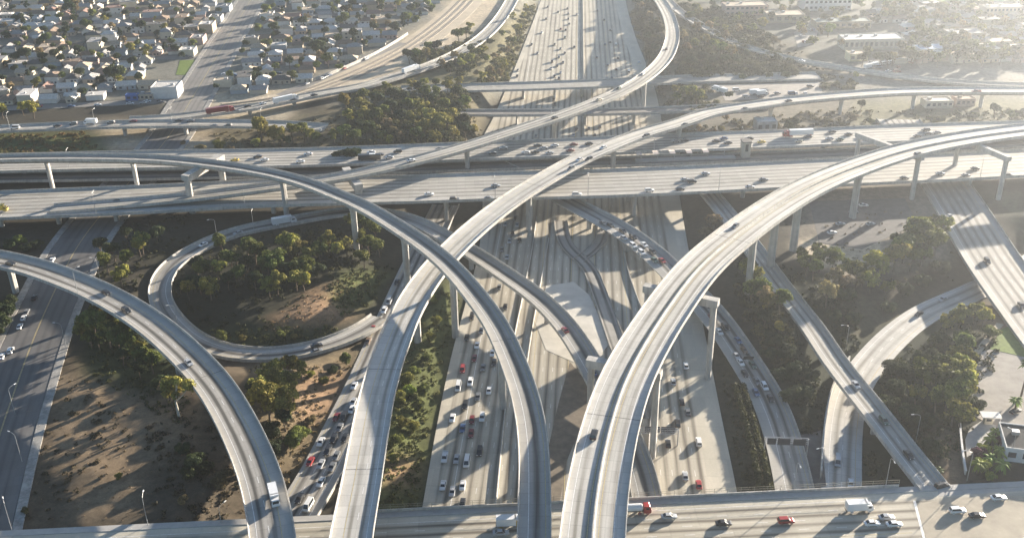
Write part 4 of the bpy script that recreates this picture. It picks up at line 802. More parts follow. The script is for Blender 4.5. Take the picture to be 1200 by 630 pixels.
grove('in the hollow of the loop ramp', 'ro1,340,303,11 so,350,306,8 ro2,363,312,8 ro1,385,298,9 ro2,396,306,8 rg1,262,300,9 lb,278,314,8 rg2,315,322,9 ro1,248,352,9 ro2,222,352,8 rg2,240,330,8 ro2,257,328,8 rg2,282,336,8 ro2,316,349,8 ro1,326,347,9 rg2,322,326,9 ro2,348,341,8 ro1,357,342,8 sg,355,331,9 sg,425,276,10 rg1,440,284,10 ro2,424,291,8 ro2,407,301,8 rg2,433,299,8 rg1,427,315,8 rg1,445,302,8 rd1,236,345,7 rd1,268,340,7 rd2,300,340,7 rd1,232,322,7 rd1,290,320,7 rd2,335,330,7 rd1,212,345,6 bd,370,322,6 sg,300,310,9 sg,272,318,8 rg1,330,316,8 rg2,375,308,8 bg,318,418,4 bg,305,408,4 bo,285,400,3 bg,260,398,4 bo,345,398,3 bg,330,395,3 ro2,412,270,7 rd1,225,340,6 rg1,292,303,8 lb,283,335,6')
grove('on the bank right of the avenue', 'rg1,112,396,11 rg2,122,402,11 ro2,130,408,10 sg,141,412,10 rg1,150,420,10 ro2,160,428,9 ro2,118,388,10 rg2,134,396,10 ro1,105,402,9 rg2,170,434,8 lb,136,396,7 rg1,180,438,7 rd1,118,412,6 rd1,145,428,6 rd2,165,445,6 euc,210,488,14 ro2,203,478,9 bd,192,456,6 rg1,128,322,9 ro1,144,338,9 rg1,150,318,8 ry,165,300,8 rg2,168,298,9 rd1,120,300,8 rd1,135,306,8 rd2,185,285,7 rd1,150,285,7 rg1,100,395,6 rg2,108,408,6 lb,196,470,7')
grove('on the dirt lot in the lower left corner', 'bd,230,546,5 bd,242,553,4 bb,265,560,4 bb,258,568,4 bd,215,530,4 bd,222,560,4 bb,30,600,2 bb,215,590,3 bo,140,560,2')
grove('on the verge at the left edge', 'bd,6,372,6 bd,2,385,6 bd,10,362,6 bd,-6,398,6 bg,25,287,5 bd,12,292,5 bd,30,295,4 bd,45,290,4')
grove('between left flyover and slip road', 'ro1,316,452,8 ro2,328,447,8 ro1,341,442,8 ro2,354,446,7 ro1,321,462,8 ro2,331,466,8 ro1,342,468,9 ro2,308,470,8 ry,316,492,12 ro1,335,494,12 rd1,335,505,7 bg,352,514,5 bg,344,522,5 bd,318,512,6 bd,322,530,5 bd,300,462,5 bo,365,442,3 bo,380,450,3 bd,390,437,3 bg,405,425,4 bb,365,495,3')
grove('on the strip left of the queueing carriageway', 'bo,477,450,5 bl,480,462,4 bo,468,470,4 bg,486,440,4 bg,500,425,4 bo,505,400,4 bg,490,480,4 bo,472,500,4 bg,495,462,4 bo,512,380,4 bg,466,520,4 bo,484,505,4 bg,500,495,3 bo,460,540,3 bg,505,355,4 bd,492,545,3')
grove('on the slope between the two right ramps', 'ro2,884,340,9 rg2,890,354,9 lb,894,366,9 ro2,902,373,9 lb,904,350,8 rg1,913,370,9 ry,912,393,5 rg1,880,356,8 bb,905,344,6 rd1,895,385,7 bd,905,405,6 bd,920,420,6 bd,935,440,6 bd,915,445,5 bd,940,465,5 bd,925,470,5 rg2,876,328,8 bd,900,420,5 bd,950,445,5 bb,930,435,3')
grove('on the slope by the sunlit lot', 'lb,967,360,9 rg1,952,330,8 lb,976,340,8 rg2,944,324,8 rg1,960,318,8 rg2,975,318,9 ro1,958,306,7 ro2,985,330,7 bd,990,352,6 bd,975,375,5 bd,1000,378,5 bd,960,392,5 rg1,940,312,7 lb,988,345,7 bb,1005,335,4')
grove('beside the lot under the twin flyover', 'rg1,1070,296,13 sg,1083,303,12 rg2,1057,308,11 ro1,1047,318,11 rg1,1066,318,10 ry,1022,322,9 ro1,1093,277,9 ro2,1105,283,10 ro1,1116,290,10 ro2,1093,243,9 pl,1100,252,9 rg2,1078,312,9 rd1,1095,300,8 ro1,1010,336,9 ro1,1019,344,9 ro1,1032,328,8 ro2,1037,350,7 rg1,1003,336,9 rg1,995,328,8 bd,1040,365,5 bd,1060,345,6 bd,1080,335,6 bb,1050,335,3 bd,1100,320,6 rg1,1052,300,9 lb,832,272,7 bb,826,276,5 lb,838,268,6')
grove('right of the sunken slip road', 'sg,1147,363,9 rg1,1168,360,9 ro2,1177,363,8 ro1,1107,390,7 ro1,1123,384,8 ro2,1140,380,8 ry,1151,384,7 bg,1160,395,5 rg1,1124,420,8 ro2,1117,428,7 rg1,1080,456,10 rd1,1100,448,10 ro1,1116,459,11 sg,1093,467,11 ro2,1107,466,10 ro1,1118,472,11 ry,1125,476,9 ro1,1072,474,7 ro1,1108,481,10 rg1,1121,485,10 ro2,1115,499,9 ro2,1124,505,8 rl,1120,438,7 ro1,1132,430,6 bd,1142,480,5 bd,1060,440,6 bd,1050,460,6 bd,1065,490,6 bd,1080,500,6 bd,1060,520,6 bd,1075,540,5 bd,1090,530,5 bd,1045,440,6 bd,1085,425,6 bd,1100,405,6 bg,1125,400,5 bd,1040,480,6 bd,1035,505,5 bo,1130,365,5 rg1,1095,485,8 bo,1132,455,5')
grove('in the garden at the lower right', 'pl,1160,522,3.2 pl,1168,536,3.2 pl,1158,545,3.2 pl,1172,552,3.2 bl,1150,550,4 pl,1145,556,4 rl,1143,566,5 bl,1160,562,3 bp,1146,536,4 bp,1174,522,4 pl,1165,515,3.2 ag,1097,551,1.0 pt,1133,452,8 pt,1196,466,12 pl,1190,478,3.2 bl,1152,532,4 bl,1180,566,3 bp,1150,576,2 pt,1182,571,7')
grove('beside the elevated road at upper left', 'ry,40,139,9 ro2,28,136,8 ry,4,139,8 ry,307,166,12 ry,322,172,10 ro2,331,172,10 ro1,350,158,12 ro2,357,167,10 ro2,362,170,9 so,375,162,9 so,384,157,9 ro2,343,165,9 bo,257,176,6 bo,300,172,5 rd1,338,174,6 bb,290,170,4 bb,270,178,4 bb,235,176,4 bb,215,170,3 rg1,372,172,7 ro1,392,168,7')
grove('in the wood left of the freeway', 'ry,405,132,10 ro2,423,136,10 ro1,426,149,10 rg1,439,150,10 ro2,410,148,9 rg2,405,168,9 rg1,417,172,9 sg,430,164,9 rg1,480,136,10 ro1,495,140,11 ro1,505,152,11 ro1,499,162,10 so,515,160,11 ro1,525,152,11 rg1,521,136,10 rd1,535,142,10 rd1,541,156,10 ro2,531,168,9 rg2,490,170,9 ro1,511,174,9 rg2,545,132,9 rd1,475,126,9 rd1,462,121,9 rd1,546,164,9 ro1,486,152,10 rd1,470,150,9 lb,455,158,8 lb,463,168,8 ry,556,160,6 ry,457,173,6 rd1,508,128,9 rg1,452,142,9 rd2,440,128,9 rd1,535,120,9 lb,470,172,7 rg2,447,170,7 rd2,520,172,8 rd1,460,136,9 rd1,478,164,9 rg1,428,122,8 rg2,500,120,9 rg1,513,118,8 ro1,525,110,8 rd1,490,112,8 ro1,483,107,7 ro2,497,106,7 rg1,510,106,7 ro2,525,104,7 ro1,538,104,7 ro2,452,110,7 ro2,438,108,7 ro1,425,109,6')
grove('on the median by the outrigger pier', 'rd1,407,193,8 rd2,418,193,8 rd1,396,194,7')
grove('along the slip road below the railway yard', 'rd1,480,75,9 rg1,490,75,9 rg2,503,66,9 rd1,511,65,9 lb,500,72,8 sg,538,52,10 rg2,547,48,9 ro2,550,40,8 rg2,522,78,8 lb,533,76,8 ro2,543,78,8 ro2,553,78,8 so,560,71,8 rd1,575,58,7 ro2,566,66,7 rd1,552,66,7 ro2,540,84,8 rd1,528,88,8 lb,518,84,7')
grove('on the green bank left of the far freeway', 'ro2,601,26,7 ro2,607,40,7 rg1,601,56,7 lb,595,68,7 ro2,591,82,7 lb,585,95,7 ro2,613,24,6 lb,575,92,7 ro2,565,98,7 rg1,570,78,7 lb,580,74,6 rg2,588,46,6 bb,596,92,4 ro2,616,14,6 bb,560,88,4 lb,577,103,6')
grove('on the dark bank inside the curling flyover', 'rd1,741,22,8 lb,749,38,8 rd1,758,52,8 lb,752,16,8 rd1,765,38,8 rd1,768,66,8 lb,761,28,8 rd1,758,82,6 rd1,748,8,8 lb,758,8,8 rd2,745,54,6')
grove('in the hazy wood at upper right', 'lb,805,68,9 rg1,815,63,9 lb,826,58,9 rg2,836,63,9 rg1,846,68,9 lb,856,71,9 rd1,820,79,9 rd1,836,83,9 rd1,849,81,9 rd1,808,84,9 lb,801,53,9 lb,816,43,9 lb,850,53,9 rg2,881,43,8 ry,893,36,8 rd1,901,53,8 rd1,890,58,8 lb,906,58,8 rd1,870,99,6 rd1,900,97,6 rd2,921,97,6 lb,960,46,8 rl,970,44,9 lb,940,48,8 rg2,951,58,8 lb,830,40,8 lb,865,44,8 rd1,862,80,8 rd1,875,72,7 lb,985,60,7 rd1,925,82,7 rd1,910,78,7 rg1,1003,95,5 lb,790,40,7 rd1,870,58,7')
grove('beside trucks behind the rising flyover', 'ro2,790,114,7 rg1,800,117,8 ro1,809,117,8 rg1,816,124,8 ro2,821,120,7 rd1,806,127,7 rd1,853,120,6 rg1,794,124,7')
grove('on the verge under the rising flyover', 'lb,818,158,5 bb,835,158,4 bo,845,155,4 bb,870,152,4 bg,925,152,5 lb,850,146,5 bd,930,147,5 bb,1000,140,4 bg,1020,146,4 rd1,1045,142,6 rd1,1060,145,5 rd1,1080,145,5 bg,1100,145,5 rd1,1120,144,6 bg,1140,142,6 rd1,1165,140,8 bg,1185,140,6 rd1,1008,132,7 bg,1090,143,4 bd,1195,138,6')
# ground cover: ivy, weeds and low brush, too many to count
def patch(name, poly, n, h, cols, size=.38, seed=0):
    rng = np.random.default_rng(seed); xs_ = [p[0] for p in poly]; ys_ = [p[1] for p in poly]; L_ = []
    P_ = rng.uniform((min(xs_), min(ys_)), (max(xs_), max(ys_)), (n * 4, 2)); ok = inpoly(P_[:, 0], P_[:, 1], poly); P_ = P_[ok][:n]
    for a, b in P_:
        q = ground_at(a, b); r = h * rng.uniform(.5, 1.3)
        if any(np.min((p_.p[:, 0] - q.x) ** 2 + (p_.p[:, 1] - q.y) ** 2) < (p_.w + (4.0 if p_ is PM else 1.0)) ** 2 for p_ in GRADED): continue
        if q.z < -.38: continue
        L_.append((np.array([q.x, q.y, q.z + r * .1]), r, .7))
    V_, F_, C_ = leaves(rng, L_, 16, size, cols); o = bpy.data.objects.new(name, leaf_mesh(name, V_, F_, C_, COVERL)); COL.objects.link(o); o['kind'] = 'stuff'
GRADED = [PATHS[k] for k in ('N', 'K', 'L', 'M')]
for p_ in (PH, PI_, PJ): GRADED.append(p_)
patch('ivy', [(445, 420), (528, 330), (540, 357), (524, 420), (490, 595), (445, 595)], 520, .9, ((.05, .058, .02), (.12, .12, .035)), seed=1)
patch('brush', [(170, 285), (430, 255), (465, 320), (400, 345), (300, 390), (210, 390), (180, 330)], 420, 1.0, ((.022, .027, .013), (.055, .055, .022)), seed=2)
patch('dry_grass', [(308, 388), (330, 365), (375, 335), (420, 322), (440, 340), (400, 375), (330, 392)], 260, .5, ((.20, .13, .07), (.30, .20, .11)), .3, seed=3)
patch('ivy', [(395, 322), (455, 315), (438, 355), (400, 370), (385, 350)], 160, .9, ((.06, .065, .02), (.12, .115, .035)), seed=4)
patch('ivy', [(250, 385), (400, 382), (370, 404), (250, 408)], 160, .9, ((.04, .05, .02), (.10, .10, .03)), seed=5)
patch('weeds', [(100, 380), (190, 385), (228, 450), (210, 500), (110, 440)], 300, .9, ((.03, .038, .015), (.09, .09, .03)), seed=6)
patch('scrub', [(25, 560), (70, 440), (130, 440), (160, 520), (120, 560), (60, 610), (25, 612)], 110, 1.0, ((.03, .028, .016), (.085, .065, .035)), seed=31)
patch('scrub', [(170, 500), (260, 470), (285, 560), (285, 610), (180, 610)], 130, 1.0, ((.028, .028, .016), (.08, .062, .035)), seed=32)
patch('dry_grass', [(50, 450), (220, 450), (280, 560), (280, 610), (40, 610)], 420, .34, ((.10, .072, .042), (.19, .135, .075)), .26, seed=7)
patch('brush', [(290, 430), (440, 420), (400, 490), (340, 590), (310, 520)], 330, .7, ((.10, .08, .04), (.22, .16, .08)), seed=8)
patch('ivy', [(850, 300), (1000, 330), (1010, 440), (970, 510), (945, 515), (890, 390)], 560, 1.2, ((.018, .025, .012), (.05, .052, .02)), seed=9)
patch('ivy', [(1000, 400), (1165, 345), (1175, 400), (1130, 520), (1090, 560), (1012, 560)], 620, 1.2, ((.02, .028, .012), (.055, .058, .02)), seed=10)
patch('brush', [(835, 410), (870, 440), (918, 575), (870, 578), (852, 500)], 200, .8, ((.04, .04, .02), (.09, .075, .035)), seed=11)
patch('brush', [(110, 265), (240, 245), (180, 290), (160, 340), (105, 360)], 260, 1.0, ((.02, .025, .012), (.06, .06, .025)), seed=12)
patch('brush', [(-40, 160), (100, 156), (125, 182), (-40, 184)], 300, 1.3, ((.08, .08, .025), (.17, .11, .05)), seed=13)
patch('brush', [(250, 158), (560, 108), (570, 165), (430, 180), (250, 180)], 420, 1.3, ((.05, .05, .02), (.12, .10, .045)), seed=14)
patch('brush', [(560, 100), (625, 0), (634, 0), (605, 78), (580, 104)], 200, 1.3, ((.09, .085, .03), (.18, .13, .06)), seed=15)
patch('brush', [(740, -10), (780, -10), (990, 84), (900, 90), (760, 92)], 420, 1.5, ((.05, .05, .025), (.12, .095, .05)), seed=16)
patch('brush', [(1000, 130), (1220, 128), (1220, 144), (1000, 150)], 160, 1.3, ((.05, .055, .02), (.11, .10, .045)), seed=17)
patch('weeds', [(940, 260), (1110, 240), (1120, 330), (1000, 340)], 120, .7, ((.05, .05, .025), (.16, .13, .06)), seed=18)
for k_, (poly_, n_, h_, c_) in enumerate([([(741, -8), (770, -8), (775, 40), (765, 84), (748, 84)], 130, 4.2, ((.018, .025, .011), (.07, .07, .026))), ([(795, 38), (850, 40), (930, 72), (930, 88), (800, 90)], 250, 4.6, ((.02, .027, .012), (.085, .082, .032))),
    ([(760, 100), (835, 100), (845, 128), (800, 135), (760, 128)], 90, 2.2, ((.035, .04, .018), (.11, .11, .04))), ([(800, 148), (1000, 126), (1000, 150), (800, 160)], 150, 1.6, ((.04, .042, .02), (.13, .11, .05))), ([(965, 88), (1000, 92), (1010, 104), (960, 106)], 40, 2.0, ((.04, .042, .02), (.12, .11, .05))),
    ([(790, 5), (880, 20), (905, 55), (850, 52), (810, 25)], 170, 4.2, ((.026, .032, .015), (.10, .095, .04))), ([(575, 100), (600, 92), (632, 6), (622, 2), (600, 40), (560, 95)], 170, 2.6, ((.05, .06, .02), (.15, .135, .045))),
    ([(405, 108), (545, 102), (556, 160), (530, 172), (400, 176)], 330, 3.0, ((.032, .04, .016), (.12, .115, .035))), ([(480, 66), (560, 45), (575, 62), (545, 90), (490, 78)], 130, 3.0, ((.035, .042, .018), (.11, .105, .035))), ([(855, 330), (915, 345), (940, 430), (900, 420)], 120, 2.0, ((.025, .03, .013), (.10, .09, .03))), ([(1030, 440), (1120, 405), (1125, 500), (1080, 520), (1030, 520)], 120, 1.3, ((.02, .026, .011), (.07, .07, .022))),
    ([(215, 300), (330, 275), (400, 270), (420, 310), (330, 345), (220, 348)], 130, 1.5, ((.018, .024, .01), (.075, .072, .024)))]): patch('undergrowth', poly_, n_, h_, c_, .55 if poly_[0][1] < 120 else .42, 40 + k_)
# the clipped hedge between the freeway and the congested ramp
hedge = thing('hedge', (0, 0, 0), 'long clipped dark green hedge between the main freeway and the congested exit ramp', 'hedge'); rng_ = np.random.default_rng(5); L_ = []
hp = Path([tuple(ground_at(x, y)) for x, y in ((866, 455), (876, 490), (886, 530), (896, 574))], 1.0, world=True)
for i in range(len(hp.p)):
    for k in (-1.3, 1.3): c = hp.p[i] + hp.n[i] * (k + rng_.normal() * .2); L_.append((c + np.array([0, 0, 1.2]), 1.25, .95))
V_, F_, C_ = leaves(rng_, L_, 40, .34, ((.03, .042, .016), (.09, .095, .03))); ho = bpy.data.objects.new('foliage', leaf_mesh('foliage', V_, F_, C_, LEAF)); COL.objects.link(ho); ho.parent = hedge
mb = MB()
for i in range(2, len(hp.p), 4): mb.tube([tuple(hp.p[i] + [0, 0, -.5]), tuple(hp.p[i] + [0, 0, 1.4])], [.12, .07], 5)
mb.build('stem', BARK, hedge)
# ================================================================ HOUSES AND BUILDINGS
WALLC = dict(white=(.56, .545, .515), cream=(.47, .42, .33), beige=(.37, .315, .245), pink=(.40, .29, .25), blue=(.29, .33, .36), tan=(.38, .30, .21))
ROOFC = dict(grey=(.26, .25, .24), pale=(.50, .47, .43), brown=(.20, .145, .105), dark=(.10, .095, .09), reddish=(.23, .145, .115), tan=(.38, .31, .23))
WALLM = {k: mat('wall_' + k, c, .85, noise=(.6, .12)) for k, c in WALLC.items()}; ROOFM = {k: mat('roof_' + k, c, .9, noise=(.9, .28)) for k, c in ROOFC.items()}
WINM = mat('house_window', (.045, .05, .06), .15, spec=.5); DOORM = mat('door_paint', (.18, .12, .09), .6); FRAMEM = mat('window_frame', (.6, .6, .58), .6)
def roof_gable(x0, x1, y0, y1, z, rise, o=.5):
    mb = MB(); ym = (y0 + y1) / 2; a = [(x, y, zz_) for x in (x0 - o, x1 + o) for y, zz_ in ((y0 - o, z - .2), (ym, z + rise), (y1 + o, z - .2))]; b = [(p[0], p[1], p[2] + .22) for p in a]
    mb.loft([[a[0], a[1], a[2], b[2], b[1], b[0]], [a[3], a[4], a[5], b[5], b[4], b[3]]]); return mb
def roof_hip(x0, x1, y0, y1, z, rise, o=.5):
    mb = MB(); ym = (y0 + y1) / 2; h_ = min((y1 - y0) / 2, (x1 - x0) / 2) * .9; A = [(x0 - o, y0 - o), (x1 + o, y0 - o), (x1 + o, y1 + o), (x0 - o, y1 + o)]
    mb.poly([(x, y, z - .2) for x, y in reversed(A)]); r0, r1 = (x0 + h_, ym, z + rise), (x1 - h_, ym, z + rise); e = [(x, y, z) for x, y in A]; d_ = [(x, y, z - .2) for x, y in A]
    for k in range(4): mb.quad(d_[k], d_[(k + 1) % 4], e[(k + 1) % 4], e[k])
    mb.poly([e[0], e[1], r1, r0]); mb.poly([e[1], e[2], r1]); mb.poly([e[2], e[3], r0, r1]); mb.poly([e[3], e[0], r0]); return mb
def wall_block(x0, x1, y0, y1, z, gable=0):
    mb = MB(); mb.box(((x0 + x1) / 2, (y0 + y1) / 2, z / 2 - .25), (x1 - x0, y1 - y0, z + .5))
    if gable:
        ym = (y0 + y1) / 2
        for x in (x0, x1): mb.loft([[(x - .01, y0, z), (x - .01, y1, z), (x - .01, ym, z + gable)], [(x + .01, y0, z), (x + .01, y1, z), (x + .01, ym, z + gable)]])
    return mb
HOUSEP = []; HOUSES = []
def add_house_proto(kind, L, W_, h, rise, two=False):
    parts = []; x0, x1, y0, y1 = -L / 2, L / 2, -W_ / 2, W_ / 2
    def merge(a, b):
        k = len(a.v); a.v += b.v; a.f += [tuple(i + k for i in f) for f in b.f]; a.m += b.m; return a
    if kind == 'hip': wl, rf = wall_block(x0, x1, y0, y1, h), roof_hip(x0, x1, y0, y1, h, rise)
    elif kind == 'gable': wl, rf = wall_block(x0, x1, y0, y1, h, rise), roof_gable(x0, x1, y0, y1, h, rise)
    elif kind == 'cross':   # ell shaped
        wl, rf = wall_block(x0, x1, y0 + 2, y1, h, rise), roof_gable(x0, x1, y0 + 2, y1, h, rise)
        w2 = L * .42; m2 = wall_block(-W_ * .5, W_ * .15, -w2 / 2, w2 / 2, h, rise * .8); r2 = roof_gable(-W_ * .5, W_ * .15, -w2 / 2, w2 / 2, h + .03, rise * .8)
        for q in (m2, r2): q.v = [(-b + x0 + w2 / 2 + .01, a - .6, c) for a, b, c in q.v]
        merge(wl, m2); merge(rf, r2)
    else:   # flat
        wl = wall_block(x0, x1, y0, y1, h); rf = MB(); rf.box((0, 0, h + .12), (L + .5, W_ + .5, .3)); rf.box((L * .2, 0, h + .6), (1.2, 1.0, .7))
    parts += [('wall', wl, 0), ('roof', rf, 1)]
    yf = y0 if kind != 'cross' else y0 + 2
    d = MB(); d.box((.8 if kind != 'cross' else L * .3, yf - .03, 1.05), (1.0, .1, 2.1)); parts.append(('door', d, DOORM))
    for k, (wx, wy, wz, sx, sy) in enumerate([(-L * .28 if kind != 'cross' else L * .1, yf - .03, 1.5, 1.7, .1), (L * .33 if kind != 'cross' else L * .42, yf - .03, 1.5, 1.3, .1), (x1 + .03, 0, 1.5, .1, 1.6), (x1 + .03, W_ * .28, 1.5, .1, 1.2)] + ([(-L * .28, y0 - .03, 4.4, 1.6, .1), (L * .28, y0 - .03, 4.4, 1.6, .1)] if two else [])):
        m_ = MB(); m_.box((wx, wy, wz), (sx, sy, 1.2)); parts.append(('window', m_, WINM))
    L_ = []
    for nm, mb, mm in parts:
        me = bpy.data.meshes.new(nm); me.from_pydata([tuple(v) for v in mb.v], [], mb.f); me.materials.append(mm if not isinstance(mm, int) else (WALLM['white'], ROOFM['grey'])[mm]); me.update(); L_.append((nm, me, mm))
    HOUSEP.append((kind, L_))
for a in (('gable', 11, 8, 3.0, 2.2), ('hip', 11, 9, 3.0, 2.2), ('cross', 11, 8, 3.0, 2.0), ('gable', 13, 7.5, 3.1, 2.0), ('hip', 12.5, 8, 3.2, 2.2), ('flat', 11, 9, 3.4, 0), ('gable', 7.5, 6, 2.7, 1.8), ('hip', 11, 9, 5.6, 2.0, True), ('flat', 15, 9, 6.0, 0, True)): add_house_proto(*a)
hr = random.Random(5); NH = [0]
def house(x, y, rz, ki=None):
    ki = hr.choice([0, 0, 1, 1, 2, 2, 3, 3, 4, 4, 5, 6, 6, 7, 8]) if ki is None else ki
    kind, L_ = HOUSEP[ki]; wc = hr.choice(['white', 'white', 'cream', 'cream', 'beige', 'pink', 'blue', 'tan', 'white']); rc = hr.choice(['grey', 'grey', 'pale', 'pale', 'brown', 'dark', 'brown', 'tan', 'grey', 'grey', 'dark', 'tan', 'reddish', 'pale'])
    root = len(HOUSES); HOUSES.append([x, y, rz, L_, wc, rc, None]); NH[0] += 1; return root, wc, rc, {'cross': 'ell-shaped'}.get(kind, kind)
O_ = un(240, 65.5, Z); e1 = (un(0, 75, Z) - O_); e1.z = 0; e1.normalize(); e2 = Vector((e1.y, -e1.x, 0)); e2 = e2 if e2.y > 0 else -e2
def crd(px, py): q = un(px, py, Z) - O_; return q.dot(e1), q.dot(e2)
ST = [crd(180, 119)[1], 0.0, crd(262, 22)[1], crd(262, 22)[1] + 112]
PMp = PATHS['M']
_q = un(100, 60, Z); _j = PMp.near_xy(_q.x, _q.y); SIDE_SIGN = 1 if (_q.xy - Vector(PMp.p[_j][:2])).dot(Vector(PMp.n[_j][:2])) > 0 else -1
def clear_of(x, y, r):
    for k in ('M', 'O1', 'O2', 'H'):
        p = PATHS[k]; j = p.near_xy(x, y)
        if (p.p[j, 0] - x) ** 2 + (p.p[j, 1] - y) ** 2 < (p.w + r) ** 2: return False
    return True
RAILP = Path([(x, y, Z) for x, y in ((262, 128), (330, 119), (400, 97), (440, 80), (475, 62), (505, 42), (530, 22), (552, 0), (570, -25))], 4)
def right_limit(x, y):
    j = RAILP.near_xy(x, y); v = np.array([x, y]) - RAILP.p[j, :2]; return float(v @ RAILP.n[j, :2])
BLK = [(-34.0, ST[0] - 30, ST[0])] + [(0, ST[i], ST[i + 1]) for i in range(3)]
rz0 = math.atan2(-e1.y, -e1.x)
rows = []
for bi in range(3):
    a, b = ST[bi], ST[bi + 1]; n = 5
    for k in range(n): rows.append((a + 11 + (b - a - 22) * k / (n - 1), k))
TREE_SPOTS = []
for side in ('left', 'right'):
    for ri, (v, k) in enumerate(rows):
        u_ = 24.0 if side == 'left' else -26.0; lst = []
        while abs(u_) < 330 and NH[0] < 420:
            p = O_ + e1 * u_ + e2 * (v + hr.uniform(-2.5, 2.5)); px, py = pr(p.x, p.y, Z); stp = hr.uniform(11.5, 15.5)
            j = PMp.near_xy(p.x, p.y); dM = (p.xy - Vector(PMp.p[j][:2])).dot(Vector(PMp.n[j][:2]))
            okside = (dM > 23) if side == 'left' else (dM < -23)
            okside = abs(dM) > 23 and ((dM > 0) == (SIDE_SIGN > 0) if side == 'left' else (dM > 0) != (SIDE_SIGN > 0))
            bad = (176 < px < 236 and 66 < py < 122 and side == 'left') or (140 < px < 180 and py > 104)
            if px < -60 or py < -20 or not clear_of(p.x, p.y, 10): okside = False
            if side == 'right' and right_limit(p.x, p.y) > -24: okside = False
            if okside and not bad:
                if hr.random() < .92:
                    h_ = house(p.x, p.y, rz0 + (math.pi if k % 2 == 0 else 0) + (math.pi / 2 if hr.random() < .38 else 0) + hr.uniform(-.04, .04)); lst.append((abs(dM), h_))
                if hr.random() < .75: TREE_SPOTS.append((p + e1 * stp / 2 * (1 if side == 'left' else -1) + e2 * hr.uniform(-6, 6)))
            u_ += stp * (1 if side == 'left' else -1)
        lst.sort(key=lambda a: a[0])
        for n_, (_, (r_, wc, rc, kd)) in enumerate(lst):
            HOUSES[r_][6] = ('%s house with %s %s roof, %s from avenue in %s row %s of it' % (wc, rc, kd, ordn(n_ + 1), ordn(ri + 1), side), 'house', 'houses in the district at upper left')
# hazy district at upper right
lst = []
for v in range(12):
    for u_ in range(18):
        px, py = 1018 + u_ * 11.5 + hr.uniform(-3, 3), 71 - v * 6.6 + hr.uniform(-1.5, 1.5)
        if px > 1225 or (px < 1062 and 30 < py < 66) or (px < 1040 and py < 12) : continue
        if hr.random() < .2: continue
        q = un(px, py, Z)
        if right_limit(q.x, q.y) < 30 or not clear_of(q.x, q.y, 12): continue
        lst.append((px, house(q.x, q.y, hr.choice([0, 1.57, 3.14]) + .1)))
        for _k in range(2): TREE_SPOTS.append(un(px + hr.uniform(2, 9), py + hr.uniform(-4, 4), Z))
lst.sort(key=lambda a: a[0])
for n_, (_, (r_, wc, rc, kd)) in enumerate(lst): HOUSES[r_][6] = ('%s house with %s %s roof, %s from left in hazy upper right district' % (wc, rc, kd, ordn(n_ + 1)), 'house', 'houses in the hazy district at upper right')
order = sorted(range(len(HOUSES)), key=lambda i: HOUSES[i][0] ** 2 + HOUSES[i][1] ** 2); farV = {}
for n_, i in enumerate(order):
    x, y, rz, L_, wc, rc, lab = HOUSES[i]
    if n_ < 296:
        root = bpy.data.objects.new('house', None); COL.objects.link(root); root.location = (x, y, GROUND_Z(x, y)); root.rotation_euler = (0, 0, rz)
        for nm, me, mm in L_: inst(nm, me, root, mat0=(WALLM[wc] if mm == 0 else ROOFM[rc]) if isinstance(mm, int) else None)
        tag(root, *lab)
    else:
        ca, sa = math.cos(rz), math.sin(rz)
        for nm, me, mm in L_:
            m_ = WALLM[wc] if mm == 0 else (ROOFM[rc] if mm == 1 else mm); V = farV.setdefault(m_.name, [m_, [], []]); k = len(V[1])
            V[1] += [(x + v.co.x * ca - v.co.y * sa, y + v.co.x * sa + v.co.y * ca, v.co.z + Z) for v in me.vertices]; V[2] += [tuple(k + a for a in p.vertices) for p in me.polygons]
if farV:
    vs, fs, ms, mm_ = [], [], [], []
    for j, (m_, V, F_) in enumerate(farV.values()):
        k = len(vs); vs += V; fs += [tuple(k + a for a in f) for f in F_]; ms += [j] * len(F_); mm_.append(m_)
    mesh_obj('distant_houses', vs, fs, mm_, None, ms)['kind'] = 'stuff'
for _k in range(90): TREE_SPOTS.append(un(hr.uniform(800, 1015), hr.uniform(-10, 40), Z))
for q in TREE_SPOTS:
    if clear_of(q.x, q.y, 4):
        q.z = GROUND_Z(q.x, q.y); px, py = pr(q.x, q.y, q.z)
        put_tree(hr.choice(['rd1', 'rd2', 'rg1', 'rg2', 'sg', 'td', 'ro1', 'lb', 'rd1', 'bd', 'bg']), q, hr.uniform(5, 10), 'among the houses at upper left' if px < 600 else 'among the houses at upper right')
grove('among the houses at upper left', 'rd2,137,104,13 rd1,20,78,9 rd2,34,77,11 rd1,52,76,8 rd1,66,74,9 td,80,50,12 td,84,26,15 lb,90,20,13 ro1,173,70,9 rd1,96,70,9 rd1,166,40,9 rl,268,10,8 rg2,312,20,9 rg1,302,44,8 rg2,322,42,9 rd1,380,60,9 rd2,372,70,12 rg2,385,80,9 rd1,340,82,8 ro1,266,83,6 pt,444,16,12 rd1,482,20,9 rg1,502,12,8 rg2,478,30,9 rg1,487,33,8 rd1,440,42,9 rd1,462,42,9 rg2,405,30,9 rd1,415,50,9 rd1,355,35,9')
grove('along the avenue at upper left', 'rd1,214,72,6 rg2,227,57,6 rd1,238,44,6 rg1,249,31,6 rd2,258,19,6 rg2,270,95,6 rd1,255,108,5 rg1,284,68,6 rd1,290,58,6 rg2,303,38,6 rd1,309,30,6 rg1,320,14,6 rd2,205,66,7')
